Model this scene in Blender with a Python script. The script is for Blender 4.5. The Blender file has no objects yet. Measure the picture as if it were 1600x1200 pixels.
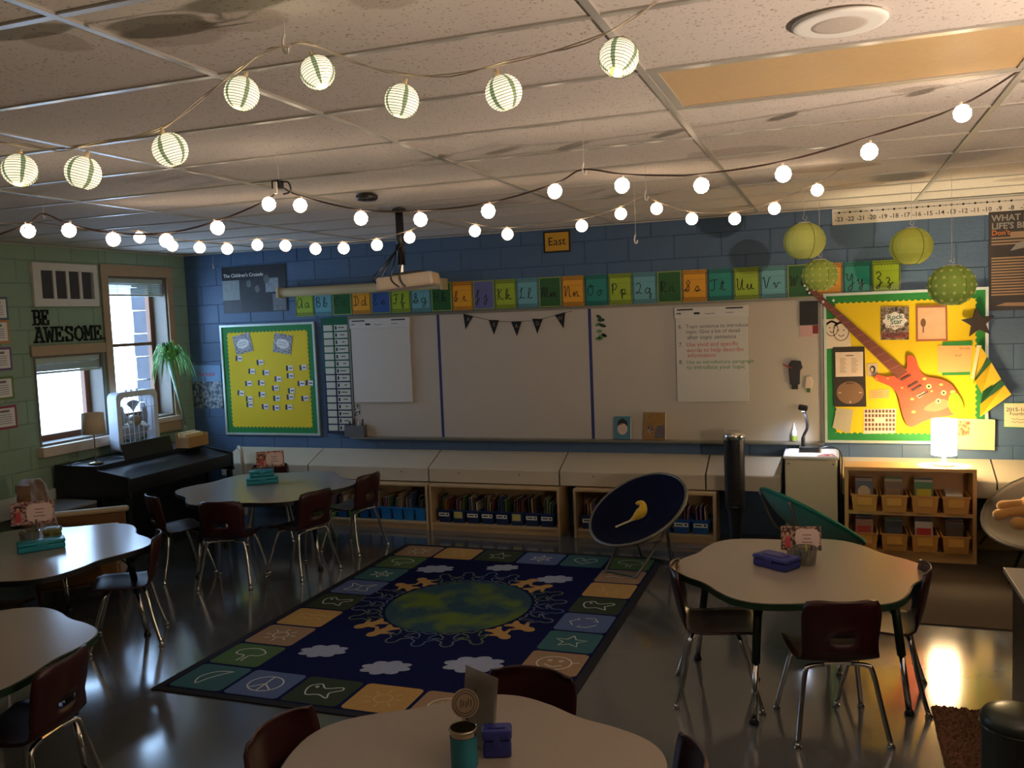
import bpy, bmesh, math, random
from mathutils import Vector, Matrix
random.seed(7)
PI = math.pi
SC = bpy.context.scene
COL = SC.collection

# ---------------------------------------------------------------- camera
CAM_H = 2.0
FPX, YAW, PIT, ROL = 1375.5, 0.34959, 0.07816, -0.03917
_F = Vector((-math.sin(YAW)*math.cos(PIT), math.cos(YAW)*math.cos(PIT), -math.sin(PIT)))
_R = Vector((math.cos(YAW), math.sin(YAW), 0))
_U = _R.cross(_F)
_R2 = math.cos(ROL)*_R + math.sin(ROL)*_U
_U2 = -math.sin(ROL)*_R + math.cos(ROL)*_U
C0 = Vector((0, 0, CAM_H))
cd = bpy.data.cameras.new('camera'); cam = bpy.data.objects.new('camera', cd); COL.objects.link(cam)
cd.sensor_fit = 'HORIZONTAL'; cd.sensor_width = 36; cd.lens = 36*FPX/1600; cd.clip_start = .05
m3 = Matrix((_R2, _U2, -_F)).transposed()
cam.matrix_world = Matrix.Translation(C0) @ m3.to_4x4()
SC.camera = cam

# ---------------------------------------------------------------- world, light, exposure
SC.view_settings.view_transform = 'Standard'; SC.view_settings.look = 'None'
SC.view_settings.gamma = 1; SC.view_settings.use_curve_mapping = False
SC.view_settings.exposure = 0.0
SKY = 12.5           # overcast daylight beyond the windows
LAN_FRONT, LAN_MID, LAN_FAR, LAMP_W = 1.25, 12.0, 9.5, 58.0
wd = bpy.data.worlds.new('overcast_sky'); SC.world = wd; wd.use_nodes = True
bg = wd.node_tree.nodes['Background']; bg.inputs[0].default_value = (.42, .65, 1, 1); bg.inputs[1].default_value = SKY
SC.cycles.max_bounces = 8; SC.cycles.diffuse_bounces = 5; SC.cycles.glossy_bounces = 4
SC.cycles.transmission_bounces = 6; SC.cycles.transparent_max_bounces = 8
SC.cycles.sample_clamp_indirect = 4; SC.cycles.caustics_reflective = False; SC.cycles.caustics_refractive = False

# room
WY, LX, RX, FY, CZ = 7.829, -6.57, 3.0, -2.2, 2.78
WIN_T = (6.72, 7.52, 1.08, 2.53)      # tall window opening: y0,y1,z0,z1
WIN_S = (5.82, 6.60, 1.00, 1.80)      # short window opening
def portal(y0, y1, z0, z1, n):
    l = bpy.data.lights.new(n, 'AREA'); l.shape = 'RECTANGLE'; l.size = y1-y0; l.size_y = z1-z0
    o = bpy.data.objects.new(n, l); COL.objects.link(o); o.location = (LX-.28, (y0+y1)/2, (z0+z1)/2)
    o.rotation_euler = Vector((1, 0, 0)).to_track_quat('-Z', 'Z').to_euler()
    l.size, l.size_y = y1-y0, z1-z0
    l.cycles.is_portal = True
portal(*WIN_T, 'daylight_portal_tall'); portal(*WIN_S, 'daylight_portal_short')

# ---------------------------------------------------------------- helpers: placing
def ray(x, y): return _F + _R2*((x-800)/FPX) - _U2*((y-600)/FPX)
def onY(x, y, Y=WY): d = ray(x, y); return C0 + d*(Y/d.y)
def onX(x, y, X=LX): d = ray(x, y); return C0 + d*(X/d.x)
def onZ(x, y, z): d = ray(x, y); return C0 + d*((z-CAM_H)/d.z)
def dep(x, y, t): return C0 + ray(x, y)*t
def W(x, y): p = onY(x, y); return (p.x, p.z)

# ---------------------------------------------------------------- helpers: materials
def s(r, g, b):
    return tuple(((c/255)/12.92 if c/255 <= .04045 else ((c/255+.055)/1.055)**2.4) for c in (r, g, b))
MATS = {}
def mat(name, col, rough=.6, metal=0, var=.12, scale=9, bump=0, emit=None, spec=.5, trans=0, coat=0, sheen=0):
    if name in MATS: return MATS[name]
    m = bpy.data.materials.new(name); m.use_nodes = True; nt = m.node_tree; N = nt.nodes; L = nt.links
    b = N['Principled BSDF']
    tc = N.new('ShaderNodeTexCoord'); no = N.new('ShaderNodeTexNoise'); no.inputs['Scale'].default_value = scale; no.inputs['Detail'].default_value = 4
    L.new(tc.outputs['Object'], no.inputs['Vector'])
    mx = N.new('ShaderNodeMix'); mx.data_type = 'RGBA'
    mx.inputs['A'].default_value = (*[c*(1-var) for c in col], 1); mx.inputs['B'].default_value = (*[min(1, c*(1+var)) for c in col], 1)
    L.new(no.outputs['Fac'], mx.inputs['Factor']); L.new(mx.outputs['Result'], b.inputs['Base Color'])
    b.inputs['Roughness'].default_value = rough; b.inputs['Metallic'].default_value = metal
    b.inputs['Specular IOR Level'].default_value = spec
    b.inputs['Transmission Weight'].default_value = trans
    b.inputs['Coat Weight'].default_value = coat
    if sheen: b.inputs['Sheen Weight'].default_value = sheen
    if bump:
        bp = N.new('ShaderNodeBump'); bp.inputs['Strength'].default_value = bump; bp.inputs['Distance'].default_value = .01
        n2 = N.new('ShaderNodeTexNoise'); n2.inputs['Scale'].default_value = scale*8; L.new(tc.outputs['Object'], n2.inputs['Vector'])
        L.new(n2.outputs['Fac'], bp.inputs['Height']); L.new(bp.outputs[0], b.inputs['Normal'])
    if emit:
        L.new(mx.outputs['Result'], b.inputs['Emission Color']); b.inputs['Emission Strength'].default_value = emit
    MATS[name] = m; return m
def paint(r, g, b, rough=.75, **k):
    return mat('card_%d_%d_%d' % (r, g, b), s(r, g, b), rough, **k)

# ---------------------------------------------------------------- helpers: meshes
ORG = {}
def setp(o, label=None, cat=None, group=None, kind=None):
    if label: o['label'] = label
    if cat: o['category'] = cat
    if group: o['group'] = group
    if kind: o['kind'] = kind
    return o
def thing(name, label, cat, loc=(0, 0, 0), rz=0, group=None, kind=None):
    o = bpy.data.objects.new(name, None); COL.objects.link(o); o.empty_display_size = .05
    o.location = loc; o.rotation_euler = (0, 0, rz); ORG[o.name] = Vector(loc) if rz == 0 else None
    return setp(o, label, cat, group, kind)
def struct(name, loc=(0, 0, 0)):
    return thing(name, None, None, loc, kind='structure')
def cr(pts, n=5, closed=False):
    P = [Vector(p) for p in pts]; out = []; k = len(P)
    if k < 3: return [tuple(p) for p in P]
    for i in range(k if closed else k-1):
        g = (lambda j: P[j % k]) if closed else (lambda j: P[max(0, min(k-1, j))])
        a, b, c, d = g(i-1), g(i), g(i+1), g(i+2)
        for q in range(n):
            t = q/n
            out.append(tuple(.5*((2*b)+(c-a)*t+(2*a-5*b+4*c-d)*t*t+(3*b-a-3*c+d)*t**3)))
    if not closed: out.append(tuple(P[-1]))
    return out
class MB:
    def __init__(self): self.v = []; self.f = []
    def add(self, vs, fs):
        n = len(self.v); self.v += [tuple(v) for v in vs]; self.f += [tuple(i+n for i in f) for f in fs]; return self
    def box(self, x0, x1, y0, y1, z0, z1):
        return self.add([(x, y, z) for z in (z0, z1) for y in (y0, y1) for x in (x0, x1)],
                        [(0, 2, 3, 1), (4, 5, 7, 6), (0, 1, 5, 4), (2, 6, 7, 3), (0, 4, 6, 2), (1, 3, 7, 5)])
    def obox(self, c, size, M):
        h = [q/2 for q in size]
        vs = [Vector(c)+M @ Vector((x*h[0], y*h[1], z*h[2])) for z in (-1, 1) for y in (-1, 1) for x in (-1, 1)]
        return self.add(vs, [(0, 2, 3, 1), (4, 5, 7, 6), (0, 1, 5, 4), (2, 6, 7, 3), (0, 4, 6, 2), (1, 3, 7, 5)])
    def cyl(self, p0, p1, r0, r1=None, n=12):
        return self.tube([p0, p1], [r0, r0 if r1 is None else r1], n)
    def tube(self, pts, r, n=8, caps=True, closed=False):
        P = [Vector(p) for p in pts]; k = len(P); rr = r if isinstance(r, (list, tuple)) else [r]*k
        vs = []; ref = None
        for i in range(k):
            if closed: t = P[(i+1) % k]-P[i-1]
            else: t = P[min(k-1, i+1)]-P[max(0, i-1)]
            t.normalize()
            if ref is None: ref = t.orthogonal().normalized()
            else:
                ref = ref - t*ref.dot(t)
                if ref.length < 1e-6: ref = t.orthogonal()
                ref.normalize()
            b = t.cross(ref)
            for j in range(n):
                a = 2*PI*j/n; vs.append(P[i]+(ref*math.cos(a)+b*math.sin(a))*rr[i])
        fs = []
        for i in range(k if closed else k-1):
            for j in range(n):
                i2 = (i+1) % k
                fs.append((i*n+j, i*n+(j+1) % n, i2*n+(j+1) % n, i2*n+j))
        if caps and not closed: fs += [tuple(range(n))[::-1], tuple((k-1)*n+j for j in range(n))]
        return self.add(vs, fs)
    def lathe(self, prof, c=(0, 0, 0), n=20, M=None, sx=1, sy=1):
        vs = []; c = Vector(c)
        for r, z in prof:
            for j in range(n):
                a = 2*PI*j/n; p = Vector((r*math.cos(a)*sx, r*math.sin(a)*sy, z)); vs.append(c+(M @ p if M else p))
        fs = [(i*n+j, i*n+(j+1) % n, (i+1)*n+(j+1) % n, (i+1)*n+j) for i in range(len(prof)-1) for j in range(n)]
        if prof[0][0] > 1e-6: fs.append(tuple(range(n))[::-1])
        if prof[-1][0] > 1e-6: fs.append(tuple((len(prof)-1)*n+j for j in range(n)))
        return self.add(vs, fs)
    def prism(self, poly, d0, d1, ax='y'):
        k = len(poly)
        f = {'y': lambda a, b, d: (a, d, b), 'z': lambda a, b, d: (a, b, d), 'x': lambda a, b, d: (d, a, b)}[ax]
        vs = [f(a, b, d0) for a, b in poly]+[f(a, b, d1) for a, b in poly]
        return self.add(vs, [tuple(range(k)), tuple(range(2*k-1, k-1, -1))]+[(i, i+k, (i+1) % k+k, (i+1) % k) for i in range(k)])
    def stroke(self, pts, w, d, ax='y', t=.0006):
        f = {'y': lambda a, b: (a, d, b), 'z': lambda a, b: (a, b, d), 'x': lambda a, b: (d, a, b)}[ax]
        P = [Vector(p) for p in pts]; k = len(P); vs = []
        for i in range(k):
            tv = P[min(k-1, i+1)]-P[max(0, i-1)]
            if tv.length < 1e-9: tv = Vector((1, 0))
            tv.normalize(); nv = Vector((-tv.y, tv.x))*w/2
            vs += [f(*(P[i]+nv)), f(*(P[i]-nv))]
        return self.add(vs, [(2*i, 2*i+1, 2*i+3, 2*i+2) for i in range(k-1)])
    def grid(self, fn, nu, nv, skip=None, closed=False):
        vs = [fn(i, j) for j in range(nv) for i in range(nu)]
        fs = [(j*nu+i, j*nu+(i+1) % nu, (j+1)*nu+(i+1) % nu, (j+1)*nu+i) for j in range(nv-1) for i in range(nu if closed else nu-1) if not (skip and skip(i, j))]
        return self.add(vs, fs)
    def ball(self, c, r, n=10, m=7, sc=(1, 1, 1)):
        c = Vector(c)
        return self.add([c+Vector((r*sc[0]*math.sin(PI*j/m)*math.cos(2*PI*i/n), r*sc[1]*math.sin(PI*j/m)*math.sin(2*PI*i/n), r*sc[2]*math.cos(PI*j/m))) for j in range(m+1) for i in range(n)],
                        [(j*n+i, (j+1)*n+i, (j+1)*n+(i+1) % n, j*n+(i+1) % n) for j in range(m) for i in range(n)])
    def mesh(self, name, smooth=False, off=None):
        me = bpy.data.meshes.new(name)
        vs = self.v if off is None else [tuple(Vector(v)-off) for v in self.v]
        me.from_pydata(vs, [], self.f); me.validate()
        bm = bmesh.new(); bm.from_mesh(me)
        bmesh.ops.remove_doubles(bm, verts=bm.verts, dist=1e-6)
        bmesh.ops.recalc_face_normals(bm, faces=bm.faces); bm.to_mesh(me); bm.free()
        if smooth: me.shade_smooth() if hasattr(me, 'shade_smooth') else None
        if smooth:
            for p in me.polygons: p.use_smooth = True
        return me
    def build(self, name, m, parent=None, smooth=False, bevel=0, solid=0, auto=False, label=None):
        off = None; loc = (0, 0, 0)
        if parent is not None:
            root = parent
            while root.parent: root = root.parent
            off = ORG.get(root.name)
        else:
            xs = list(zip(*self.v)); loc = Vector(((min(xs[0])+max(xs[0]))/2, (min(xs[1])+max(xs[1]))/2, min(xs[2]))); off = loc
        me = self.mesh(name, smooth or auto, off); me.materials.append(m)
        o = bpy.data.objects.new(name, me); COL.objects.link(o); o.location = loc if parent is None else (0, 0, 0)
        o.parent = parent
        if label: o['label'] = label
        if solid:
            q = o.modifiers.new('solid', 'SOLIDIFY'); q.thickness = solid; q.offset = 0
        if bevel:
            q = o.modifiers.new('bevel', 'BEVEL'); q.width = bevel; q.segments = 2; q.limit_method = 'ANGLE'
        return o
    def one(self, name, m, label, cat, group=None, **k):
        return setp(self.build(name, m, None, **k), label, cat, group)
def box(*a): return MB().box(*a)
def copy_tree(o, parent=None, loc=None, rz=None):
    c = o.copy(); COL.objects.link(c); c.parent = parent
    if loc is not None: c.location = loc
    if rz is not None: c.rotation_euler = (0, 0, rz)
    for ch in [q for q in COL.objects if q.parent == o]: copy_tree(ch, c)
    return c
TXT = {}
def textm(body, size, M, c='CENTER', bold=0):
    """text as mesh points placed with matrix M (text lies in its xy plane)"""
    key = (body, c, bold)
    if key not in TXT:
        cu = bpy.data.curves.new('t', 'FONT'); cu.body = body; cu.size = 1; cu.align_x = c; cu.align_y = 'CENTER'; cu.resolution_u = 2; cu.offset = bold
        o = bpy.data.objects.new('t', cu); COL.objects.link(o)
        dg = bpy.context.evaluated_depsgraph_get(); me = bpy.data.meshes.new_from_object(o.evaluated_get(dg))
        TXT[key] = ([v.co.copy() for v in me.vertices], [tuple(p.vertices) for p in me.polygons])
        bpy.data.objects.remove(o); bpy.data.curves.remove(cu); bpy.data.meshes.remove(me)
    vs, fs = TXT[key]
    return ([M @ (v*size) for v in vs], fs)
def wallM(x, z, y, ang=0): return Matrix.Translation((x, y, z)) @ Matrix.Rotation(-ang, 4, 'Y') @ Matrix.Rotation(PI/2, 4, 'X')
def leftM(y, z, x): return Matrix.Translation((x, y, z)) @ Matrix.Rotation(PI/2, 4, 'Z') @ Matrix.Rotation(PI/2, 4, 'X')
def wtext(body, size, x, z, y, m, parent, c='CENTER', bold=0, ang=0, name='lettering'):
    b = MB(); b.add(*textm(body, size, wallM(x, z, y, ang), c, bold)); return b.build(name, m, parent)
ORD = ['first', 'second', 'third', 'fourth', 'fifth', 'sixth', 'seventh', 'eighth', 'ninth', 'tenth', 'eleventh', 'twelfth', 'thirteenth', 'fourteenth', 'fifteenth', 'sixteenth', 'seventeenth', 'eighteenth', 'nineteenth', 'twentieth']

BLACK = mat('black_ink', (.008, .008, .009), .6)
WHITE = mat('white_paper', s(236, 234, 226), .8, var=.03)
CHROME = mat('chrome', (.75, .75, .74), .16, 1, var=.05)
WOOD = mat('maple_laminate', s(206, 160, 102), .45, var=.1, scale=4)
BLKPL = mat('black_plastic', (.012, .012, .014), .35)
DKMET = mat('dark_metal', (.03, .03, .032), .4, .6)

# ================================================================= SETTING
# floor: waxed vinyl
def floor_mat():
    m = mat('waxed_vinyl_floor', s(88, 91, 93), .12, var=.2, scale=1.3, coat=.6)
    nt = m.node_tree; b = nt.nodes['Principled BSDF']
    n = nt.nodes.new('ShaderNodeTexNoise'); n.inputs['Scale'].default_value = 2.2; n.inputs['Detail'].default_value = 6
    r = nt.nodes.new('ShaderNodeMapRange'); r.inputs['To Min'].default_value = .07; r.inputs['To Max'].default_value = .20
    nt.links.new(nt.nodes['Texture Coordinate'].outputs['Object'], n.inputs['Vector']); nt.links.new(n.outputs['Fac'], r.inputs['Value']); nt.links.new(r.outputs[0], b.inputs['Roughness'])
    b.inputs['Coat Roughness'].default_value = .12
    return m
o = box(LX-.3, RX+.2, FY-.2, WY+.2, -.1, 0).build('floor', floor_mat()); o['kind'] = 'structure'

BLUE = mat('blue_block_paint', s(78, 104, 134), .55, var=.1, scale=5, bump=.25)
BLUEM = mat('blue_joint_paint', s(78, 104, 134), .7)
GREEN = mat('sage_block_paint', s(140, 164, 138), .55, var=.1, scale=5, bump=.25)
GREENM = mat('sage_joint_paint', s(128, 150, 126), .7)
def blocks(parent, a0, a1, z0, z1, holes, place, m, bw=.406, bh=.2032, maxn=300):
    row = 0; z = 0.0; cache = {}
    while z < z1:
        zz0, zz1 = max(z, z0), min(z+bh, z1)
        if zz1-zz0 > .03:
            a = a0-(bw/2 if row % 2 else 0)
            while a < a1:
                p0, p1 = max(a, a0), min(a+bw, a1); segs = [(p0, p1, zz0, zz1)]
                for (h0, h1, hz0, hz1) in holes:
                    ns = []
                    for (q0, q1, w0, w1) in segs:
                        if q1 <= h0 or q0 >= h1 or w1 <= hz0 or w0 >= hz1: ns.append((q0, q1, w0, w1)); continue
                        if q0 < h0: ns.append((q0, h0, w0, w1))
                        if q1 > h1: ns.append((h1, q1, w0, w1))
                        m0, m1 = max(q0, h0), min(q1, h1)
                        if w0 < hz0: ns.append((m0, m1, w0, hz0))
                        if w1 > hz1: ns.append((m0, m1, hz1, w1))
                    segs = ns
                for (q0, q1, w0, w1) in segs:
                    if q1-q0 < .03 or w1-w0 < .03: continue
                    g = .0025; key = (round(q1-q0, 3), round(w1-w0, 3))
                    if key not in cache:
                        l, h = q1-q0-2*g, w1-w0-2*g; c = .004; t = .005
                        b = MB(); b.add([(0, 0, 0), (l, 0, 0), (l, 0, h), (0, 0, h), (c, -t, c), (l-c, -t, c), (l-c, -t, h-c), (c, -t, h-c)],
                                        [(4, 5, 6, 7), (0, 1, 5, 4), (1, 2, 6, 5), (2, 3, 7, 6), (3, 0, 4, 7)])
                        me = b.mesh('block'); me.materials.append(m); cache[key] = me
                    o = bpy.data.objects.new('block', cache[key]); COL.objects.link(o); o.parent = parent
                    place(o, q0+g, w0+g)
                a += bw
        z += bh; row += 1
# back wall
wb = box(LX-.3, RX+.2, WY+.006, WY+.25, 0, 3.0).build('wall_back', BLUEM); wb['kind'] = 'structure'
iv = wb.matrix_basis.inverted()
def pb(o, a, z): o.location = Vector((a, WY+.006, z))-wb.location
blocks(wb, LX, 1.9, .60, CZ, [(-4.3, -.1, .9, 2.0), (-6.05, -4.9, .9, 1.95), (.0, 1.1, .9, 1.95)], pb, BLUE)
# left wall with two window openings
b = MB()
t0, t1 = LX-.25, LX-.006
y0, y1, z0, z1 = WIN_T; v0, v1, w0, w1 = WIN_S
b.box(t0, t1, FY, v0, 0, 3.0); b.box(t0, t1, v0, v1, 0, w0); b.box(t0, t1, v0, v1, w1, 3.0)
b.box(t0, t1, v1, y0, 0, 3.0); b.box(t0, t1, y0, y1, 0, z0); b.box(t0, t1, y0, y1, z1, 3.0); b.box(t0, t1, y1, WY+.2, 0, 3.0)
wl = b.build('wall_left', GREENM); wl['kind'] = 'structure'
def pl(o, a, z): o.location = Vector((LX-.006, a, z))-wl.location; o.rotation_euler = (0, 0, PI/2)
TR = .085
blocks(wl, 4.9, WY, .60, CZ, [(y0-TR, y1+TR, .9, z1+.12), (v0-.03, v1+.03, .9, w1+.1)], pl, GREEN)
PLAST = mat('far_wall_paint', s(84, 76, 62), .7)
box(RX, RX+.2, FY, WY, 0, 3.0).build('wall_right', PLAST)['kind'] = 'structure'
box(LX-.3, RX+.2, FY-.2, FY, 0, 3.0).build('wall_front', PLAST)['kind'] = 'structure'
# ceiling: backing, T-bar grid, lay-in tiles
ceil = box(LX-.3, RX+.2, FY-.2, WY+.2, CZ+.03, CZ+.15).build('ceiling', mat('plenum_grey', (.2, .2, .2), .9)); ceil['kind'] = 'structure'
GX, GY, S4, S2 = -1.795, 1.736, 1.2192, .6096
def tile_mat():
    m = mat('mineral_ceiling_tile', s(222, 212, 202), .85, var=.05, scale=3)
    nt = m.node_tree; N = nt.nodes; L = nt.links; b = N['Principled BSDF']
    ge = N.new('ShaderNodeNewGeometry')
    no = N.new('ShaderNodeTexNoise'); no.inputs['Scale'].default_value = 9; no.inputs['Detail'].default_value = 3
    L.new(ge.outputs['Position'], no.inputs['Vector'])
    base = N['Mix'].outputs['Result']
    # pits
    vo = N.new('ShaderNodeTexNoise'); vo.inputs['Scale'].default_value = 95; vo.inputs['Detail'].default_value = 1
    L.new(ge.outputs['Position'], vo.inputs['Vector'])
    rp = N.new('ShaderNodeMapRange'); rp.inputs['From Min'].default_value = .30; rp.inputs['From Max'].default_value = .36; L.new(vo.outputs['Fac'], rp.inputs['Value'])
    mp = N.new('ShaderNodeMix'); mp.data_type = 'RGBA'; mp.inputs['A'].default_value = (.42, .35, .29, 1)
    L.new(rp.outputs[0], mp.inputs['Factor']); L.new(base, mp.inputs['B']); cur = mp.outputs['Result']
    # water stains
    for (x, y, rx, ry, a) in [(-1.96, 1.90, .09, .09, .32), (-1.66, 1.99, .19, .10, .32), (-1.42, 1.98, .14, .08, .28), (-1.02, 1.98, .10, .09, .28), (0, 5.56, .28, .18, .42), (.16, 6.5, .22, .12, .36), (1.25, 6.9, .2, .12, .4), (.32, 3.7, .10, .05, .4), (-.45, 4.75, .3, .2, .3), (-2.45, 5.9, .5, .28, .3)]:
        sb = N.new('ShaderNodeVectorMath'); sb.operation = 'SUBTRACT'; sb.inputs[1].default_value = (x, y, CZ); L.new(ge.outputs['Position'], sb.inputs[0])
        dv = N.new('ShaderNodeVectorMath'); dv.operation = 'DIVIDE'; dv.inputs[1].default_value = (rx, ry, 1); L.new(sb.outputs[0], dv.inputs[0])
        ln = N.new('ShaderNodeVectorMath'); ln.operation = 'LENGTH'; L.new(dv.outputs[0], ln.inputs[0])
        ad = N.new('ShaderNodeMath'); ad.operation = 'MULTIPLY_ADD'; ad.inputs[1].default_value = .7; L.new(no.outputs['Fac'], ad.inputs[0]); L.new(ln.outputs['Value'], ad.inputs[2])
        r = N.new('ShaderNodeMapRange'); r.inputs['From Min'].default_value = 1.18; r.inputs['From Max'].default_value = 1.34; r.inputs['To Min'].default_value = a; r.inputs['To Max'].default_value = 0
        L.new(ad.outputs[0], r.inputs['Value'])
        mm = N.new('ShaderNodeMix'); mm.data_type = 'RGBA'; mm.inputs['B'].default_value = (*s(120, 92, 62), 1)
        L.new(r.outputs[0], mm.inputs['Factor']); L.new(cur, mm.inputs['A']); cur = mm.outputs['Result']
    L.new(cur, b.inputs['Base Color']); return m
TILE = tile_mat(); TBAR = mat('painted_steel_grid', s(196, 192, 182), .32, .35, var=.04)
TROF = {(1, 2)}     # light fixture bays (i, k)
i0, i1 = -5, 4; k0, k1 = -6, 11; cache = {}
for i in range(i0, i1):
    for k in range(k0, k1):
        xa, xb = max(LX, GX+i*S4), min(RX, GX+(i+1)*S4); ya, yb = max(FY, GY+k*S2), min(WY, GY+(k+1)*S2)
        if xb-xa < .05 or yb-ya < .05 or (i, k) in TROF: continue
        key = (round(xb-xa, 3), round(yb-ya, 3))
        if key not in cache:
            me = box(0, xb-xa-.012, 0, yb-ya-.012, 0, .015).mesh('ceiling_tile'); me.materials.append(TILE); cache[key] = me
        o = bpy.data.objects.new('ceiling_tile', cache[key]); COL.objects.link(o); o.parent = ceil
        o.location = Vector((xa+.006, ya+.006, CZ+.004+random.uniform(0, .002)))-ceil.location
for i in range(i0, i1+1):
    x = GX+i*S4
    if LX < x < RX: box(x-.012, x+.012, FY, WY, CZ-.003, CZ+.006).build('main_runner', TBAR, ceil).location = -Vector(ceil.location)
for k in range(k0, k1+1):
    y = GY+k*S2
    if FY < y < WY:
        for i in range(i0, i1):
            xa, xb = max(LX, GX+i*S4), min(RX, GX+(i+1)*S4)
            if xb-xa > .05: box(xa+.012, xb-.012, y-.012, y+.012, CZ-.002, CZ+.005).build('cross_tee', TBAR, ceil).location = -Vector(ceil.location)
b = MB(); b.box(LX, RX, WY-.025, WY-.001, CZ-.012, CZ+.0); b.build('trim_1', TBAR)['kind'] = 'structure'
b = MB(); b.box(LX+.001, LX+.025, FY, WY-.03, CZ-.012, CZ); b.build('trim_2', TBAR)['kind'] = 'structure'

# ---- windows
TRIM = mat('tan_window_trim', s(176, 150, 116), .55)
CREAM = mat('cream_sill_paint', s(206, 190, 168), .5)
SASH = mat('brown_wood_sash', s(112, 70, 40), .5)
WFR = mat('white_vinyl_frame', s(200, 200, 196), .45)
GLASS = mat('window_glass', (1, 1, 1), .0, trans=1, var=0)
g = GLASS.node_tree; 
def thin_glass():
    N = g.nodes; L = g.links; tr = N.new('ShaderNodeBsdfTransparent'); gl = N.new('ShaderNodeBsdfGlossy'); gl.inputs['Roughness'].default_value = .02
    mx = N.new('ShaderNodeMixShader'); mx.inputs[0].default_value = .06; L.new(tr.outputs[0], mx.inputs[1]); L.new(gl.outputs[0], mx.inputs[2]); L.new(mx.outputs[0], N['Material Output'].inputs[0])
thin_glass()
BLIND = mat('pale_green_blind', s(176, 192, 178), .5)
def window(n, y0, y1, z0, z1, mid=None, blindh=.16):
    w = struct(n, (LX, (y0+y1)/2, z0))
    b = MB()
    b.box(LX-.25, LX, y0, y0+.02, z0, z1); b.box(LX-.25, LX, y1-.02, y1, z0, z1); b.box(LX-.25, LX, y0+.02, y1-.02, z1-.02, z1); b.box(LX-.25, LX, y0+.02, y1-.02, z0, z0+.02)
    b.build('jamb_liner', mat('grey_brown_jamb', s(112, 104, 92), .6), w)  # liner in one even grey-brown
    a, c, d, e = y0+.02, y1-.02, z0+.02, z1-.02; t = .055
    b = MB(); b.box(LX-.22, LX-.17, a, a+t*.4, d, e); b.box(LX-.22, LX-.17, c-t, c, d, e); b.box(LX-.22, LX-.17, a+t*.4, c-t, e-t, e); b.box(LX-.22, LX-.17, a+t*.4, c-t, d, d+t)
    if mid: b.box(LX-.22, LX-.17, a+t*.4, c-t, mid-.016, mid+.016)
    b.build('sash_frame', SASH, w)
    box(LX-.197, LX-.193, a+t*.4, c-t, d+t, (mid-.016) if mid else e-t).build('glass_pane', GLASS, w)
    if mid: box(LX-.197, LX-.193, a+t*.4, c-t, mid+.016, e-t).build('glass_pane', GLASS, w)
    # raised blind: headrail, gathered slats, bottom rail
    box(LX-.07, LX-.02, a+.005, c-.005, e-.045, e).build('blind_headrail', BLIND, w)
    k = 11
    for i in range(k):
        z = e-.05-(i+.5)*(blindh-.06)/k
        box(LX-.072+.004*(i % 2), LX-.022+.004*(i % 2), a+.01, c-.01, z-.0022, z+.0022).build('blind_slat', BLIND, w)
    box(LX-.07, LX-.024, a+.01, c-.01, e-blindh-.012, e-blindh+.006).build('blind_bottom_rail', BLIND, w)
    b = MB(); b.tube([(LX-.015, a+.12, e-.03), (LX-.013, a+.12, e-.25)], .002, 5); b.build('blind_cord', WFR, w)
    return w
w1_ = window('window_1', *WIN_T, mid=1.85)
y0, y1, z0, z1 = WIN_T
for n, q in (('casing_head', (y0-TR, y1+TR, z1, z1+.11)), ('casing_side', (y0-TR, y0, z0-.03, z1)), ('casing_side', (y1, y1+TR, z0-.03, z1))):
    box(LX, LX+.022, *q).build(n, TRIM, w1_, bevel=.003)
box(LX-.2, LX+.05, y0-TR, y1+TR, z0-.05, z0-.001).build('sill', CREAM, w1_, bevel=.004)
box(LX, LX+.02, y0-TR, y1+TR, z0-.16, z0-.05).build('apron', TRIM, w1_, bevel=.003)
w2_ = window('window_2', *WIN_S, blindh=.13)
y0, y1, z0, z1 = WIN_S
box(LX, LX+.022, y0-.03, y1+.03, z1, z1+.09).build('casing_head', TRIM, w2_, bevel=.003)
box(LX-.2, LX+.075, y0-.04, y1+.03, z0-.09, z0-.001).build('sill', CREAM, w2_, bevel=.004)
# stone pier outside beyond the tall window
sp = struct('wall_outside_pier', (-7.15, 8.25, .4)); ST = mat('grey_stone', s(66, 64, 70), .85, var=.25)
for i in range(10):
    d = .012*(i % 2); box(-7.42, -7.02, 7.93-d, 8.6, .4+i*.26, .4+i*.26+.25).build('stone', ST, sp, bevel=.01)

# ---- heater cover along the back wall
HB = mat('beige_heater_enamel', s(196, 184, 160), .45, var=.06, scale=2)
ht = thing('heater_cover', 'long beige metal heater cover running under the whiteboard', 'heater cover', (-2.5, 7.6, .45))
segs = [(-6.0, -4.95), (-4.94, -3.62), (-3.61, -2.32), (-2.31, -1.02), (-1.01, -.40), (.06, 1.18), (1.19, 2.6)]
for i, (a, c) in enumerate(segs):
    MB().prism([(WY-.002, .70), (7.81, .706), (7.51, .585), (7.505, .575), (7.505, .452), (7.52, .452), (7.80, .46)], a, c-.004, 'x').build('sloped_panel', HB, ht)
for x in [-3.9, -3.3, -2.7, -2.0, -1.4]:
    MB().lathe([(.006, 0), (.006, .003), (0, .004)], (x, 7.504, .54), 8, Matrix.Rotation(PI/2, 3, 'X')).build('screw', DKMET, ht)
pp = MB(); pp.tube(cr([(-5.85, 7.62, .72), (-5.8, 7.55, .74), (-5.72, 7.48, .70), (-5.7, 7.47, .4), (-5.7, 7.47, .05)], 5), .02, 8)
pp.one('heater_pipe', HB, 'pale bent pipe dropping beside the piano and heater', 'pipe', smooth=True)
b = box(LX+.001, LX+.06, 4.0, 5.9, .45, .62); b.one('wall_duct', mat('white_duct', s(210, 214, 206), .5), 'white boxed duct low on the green wall behind the armchair', 'duct')

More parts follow.
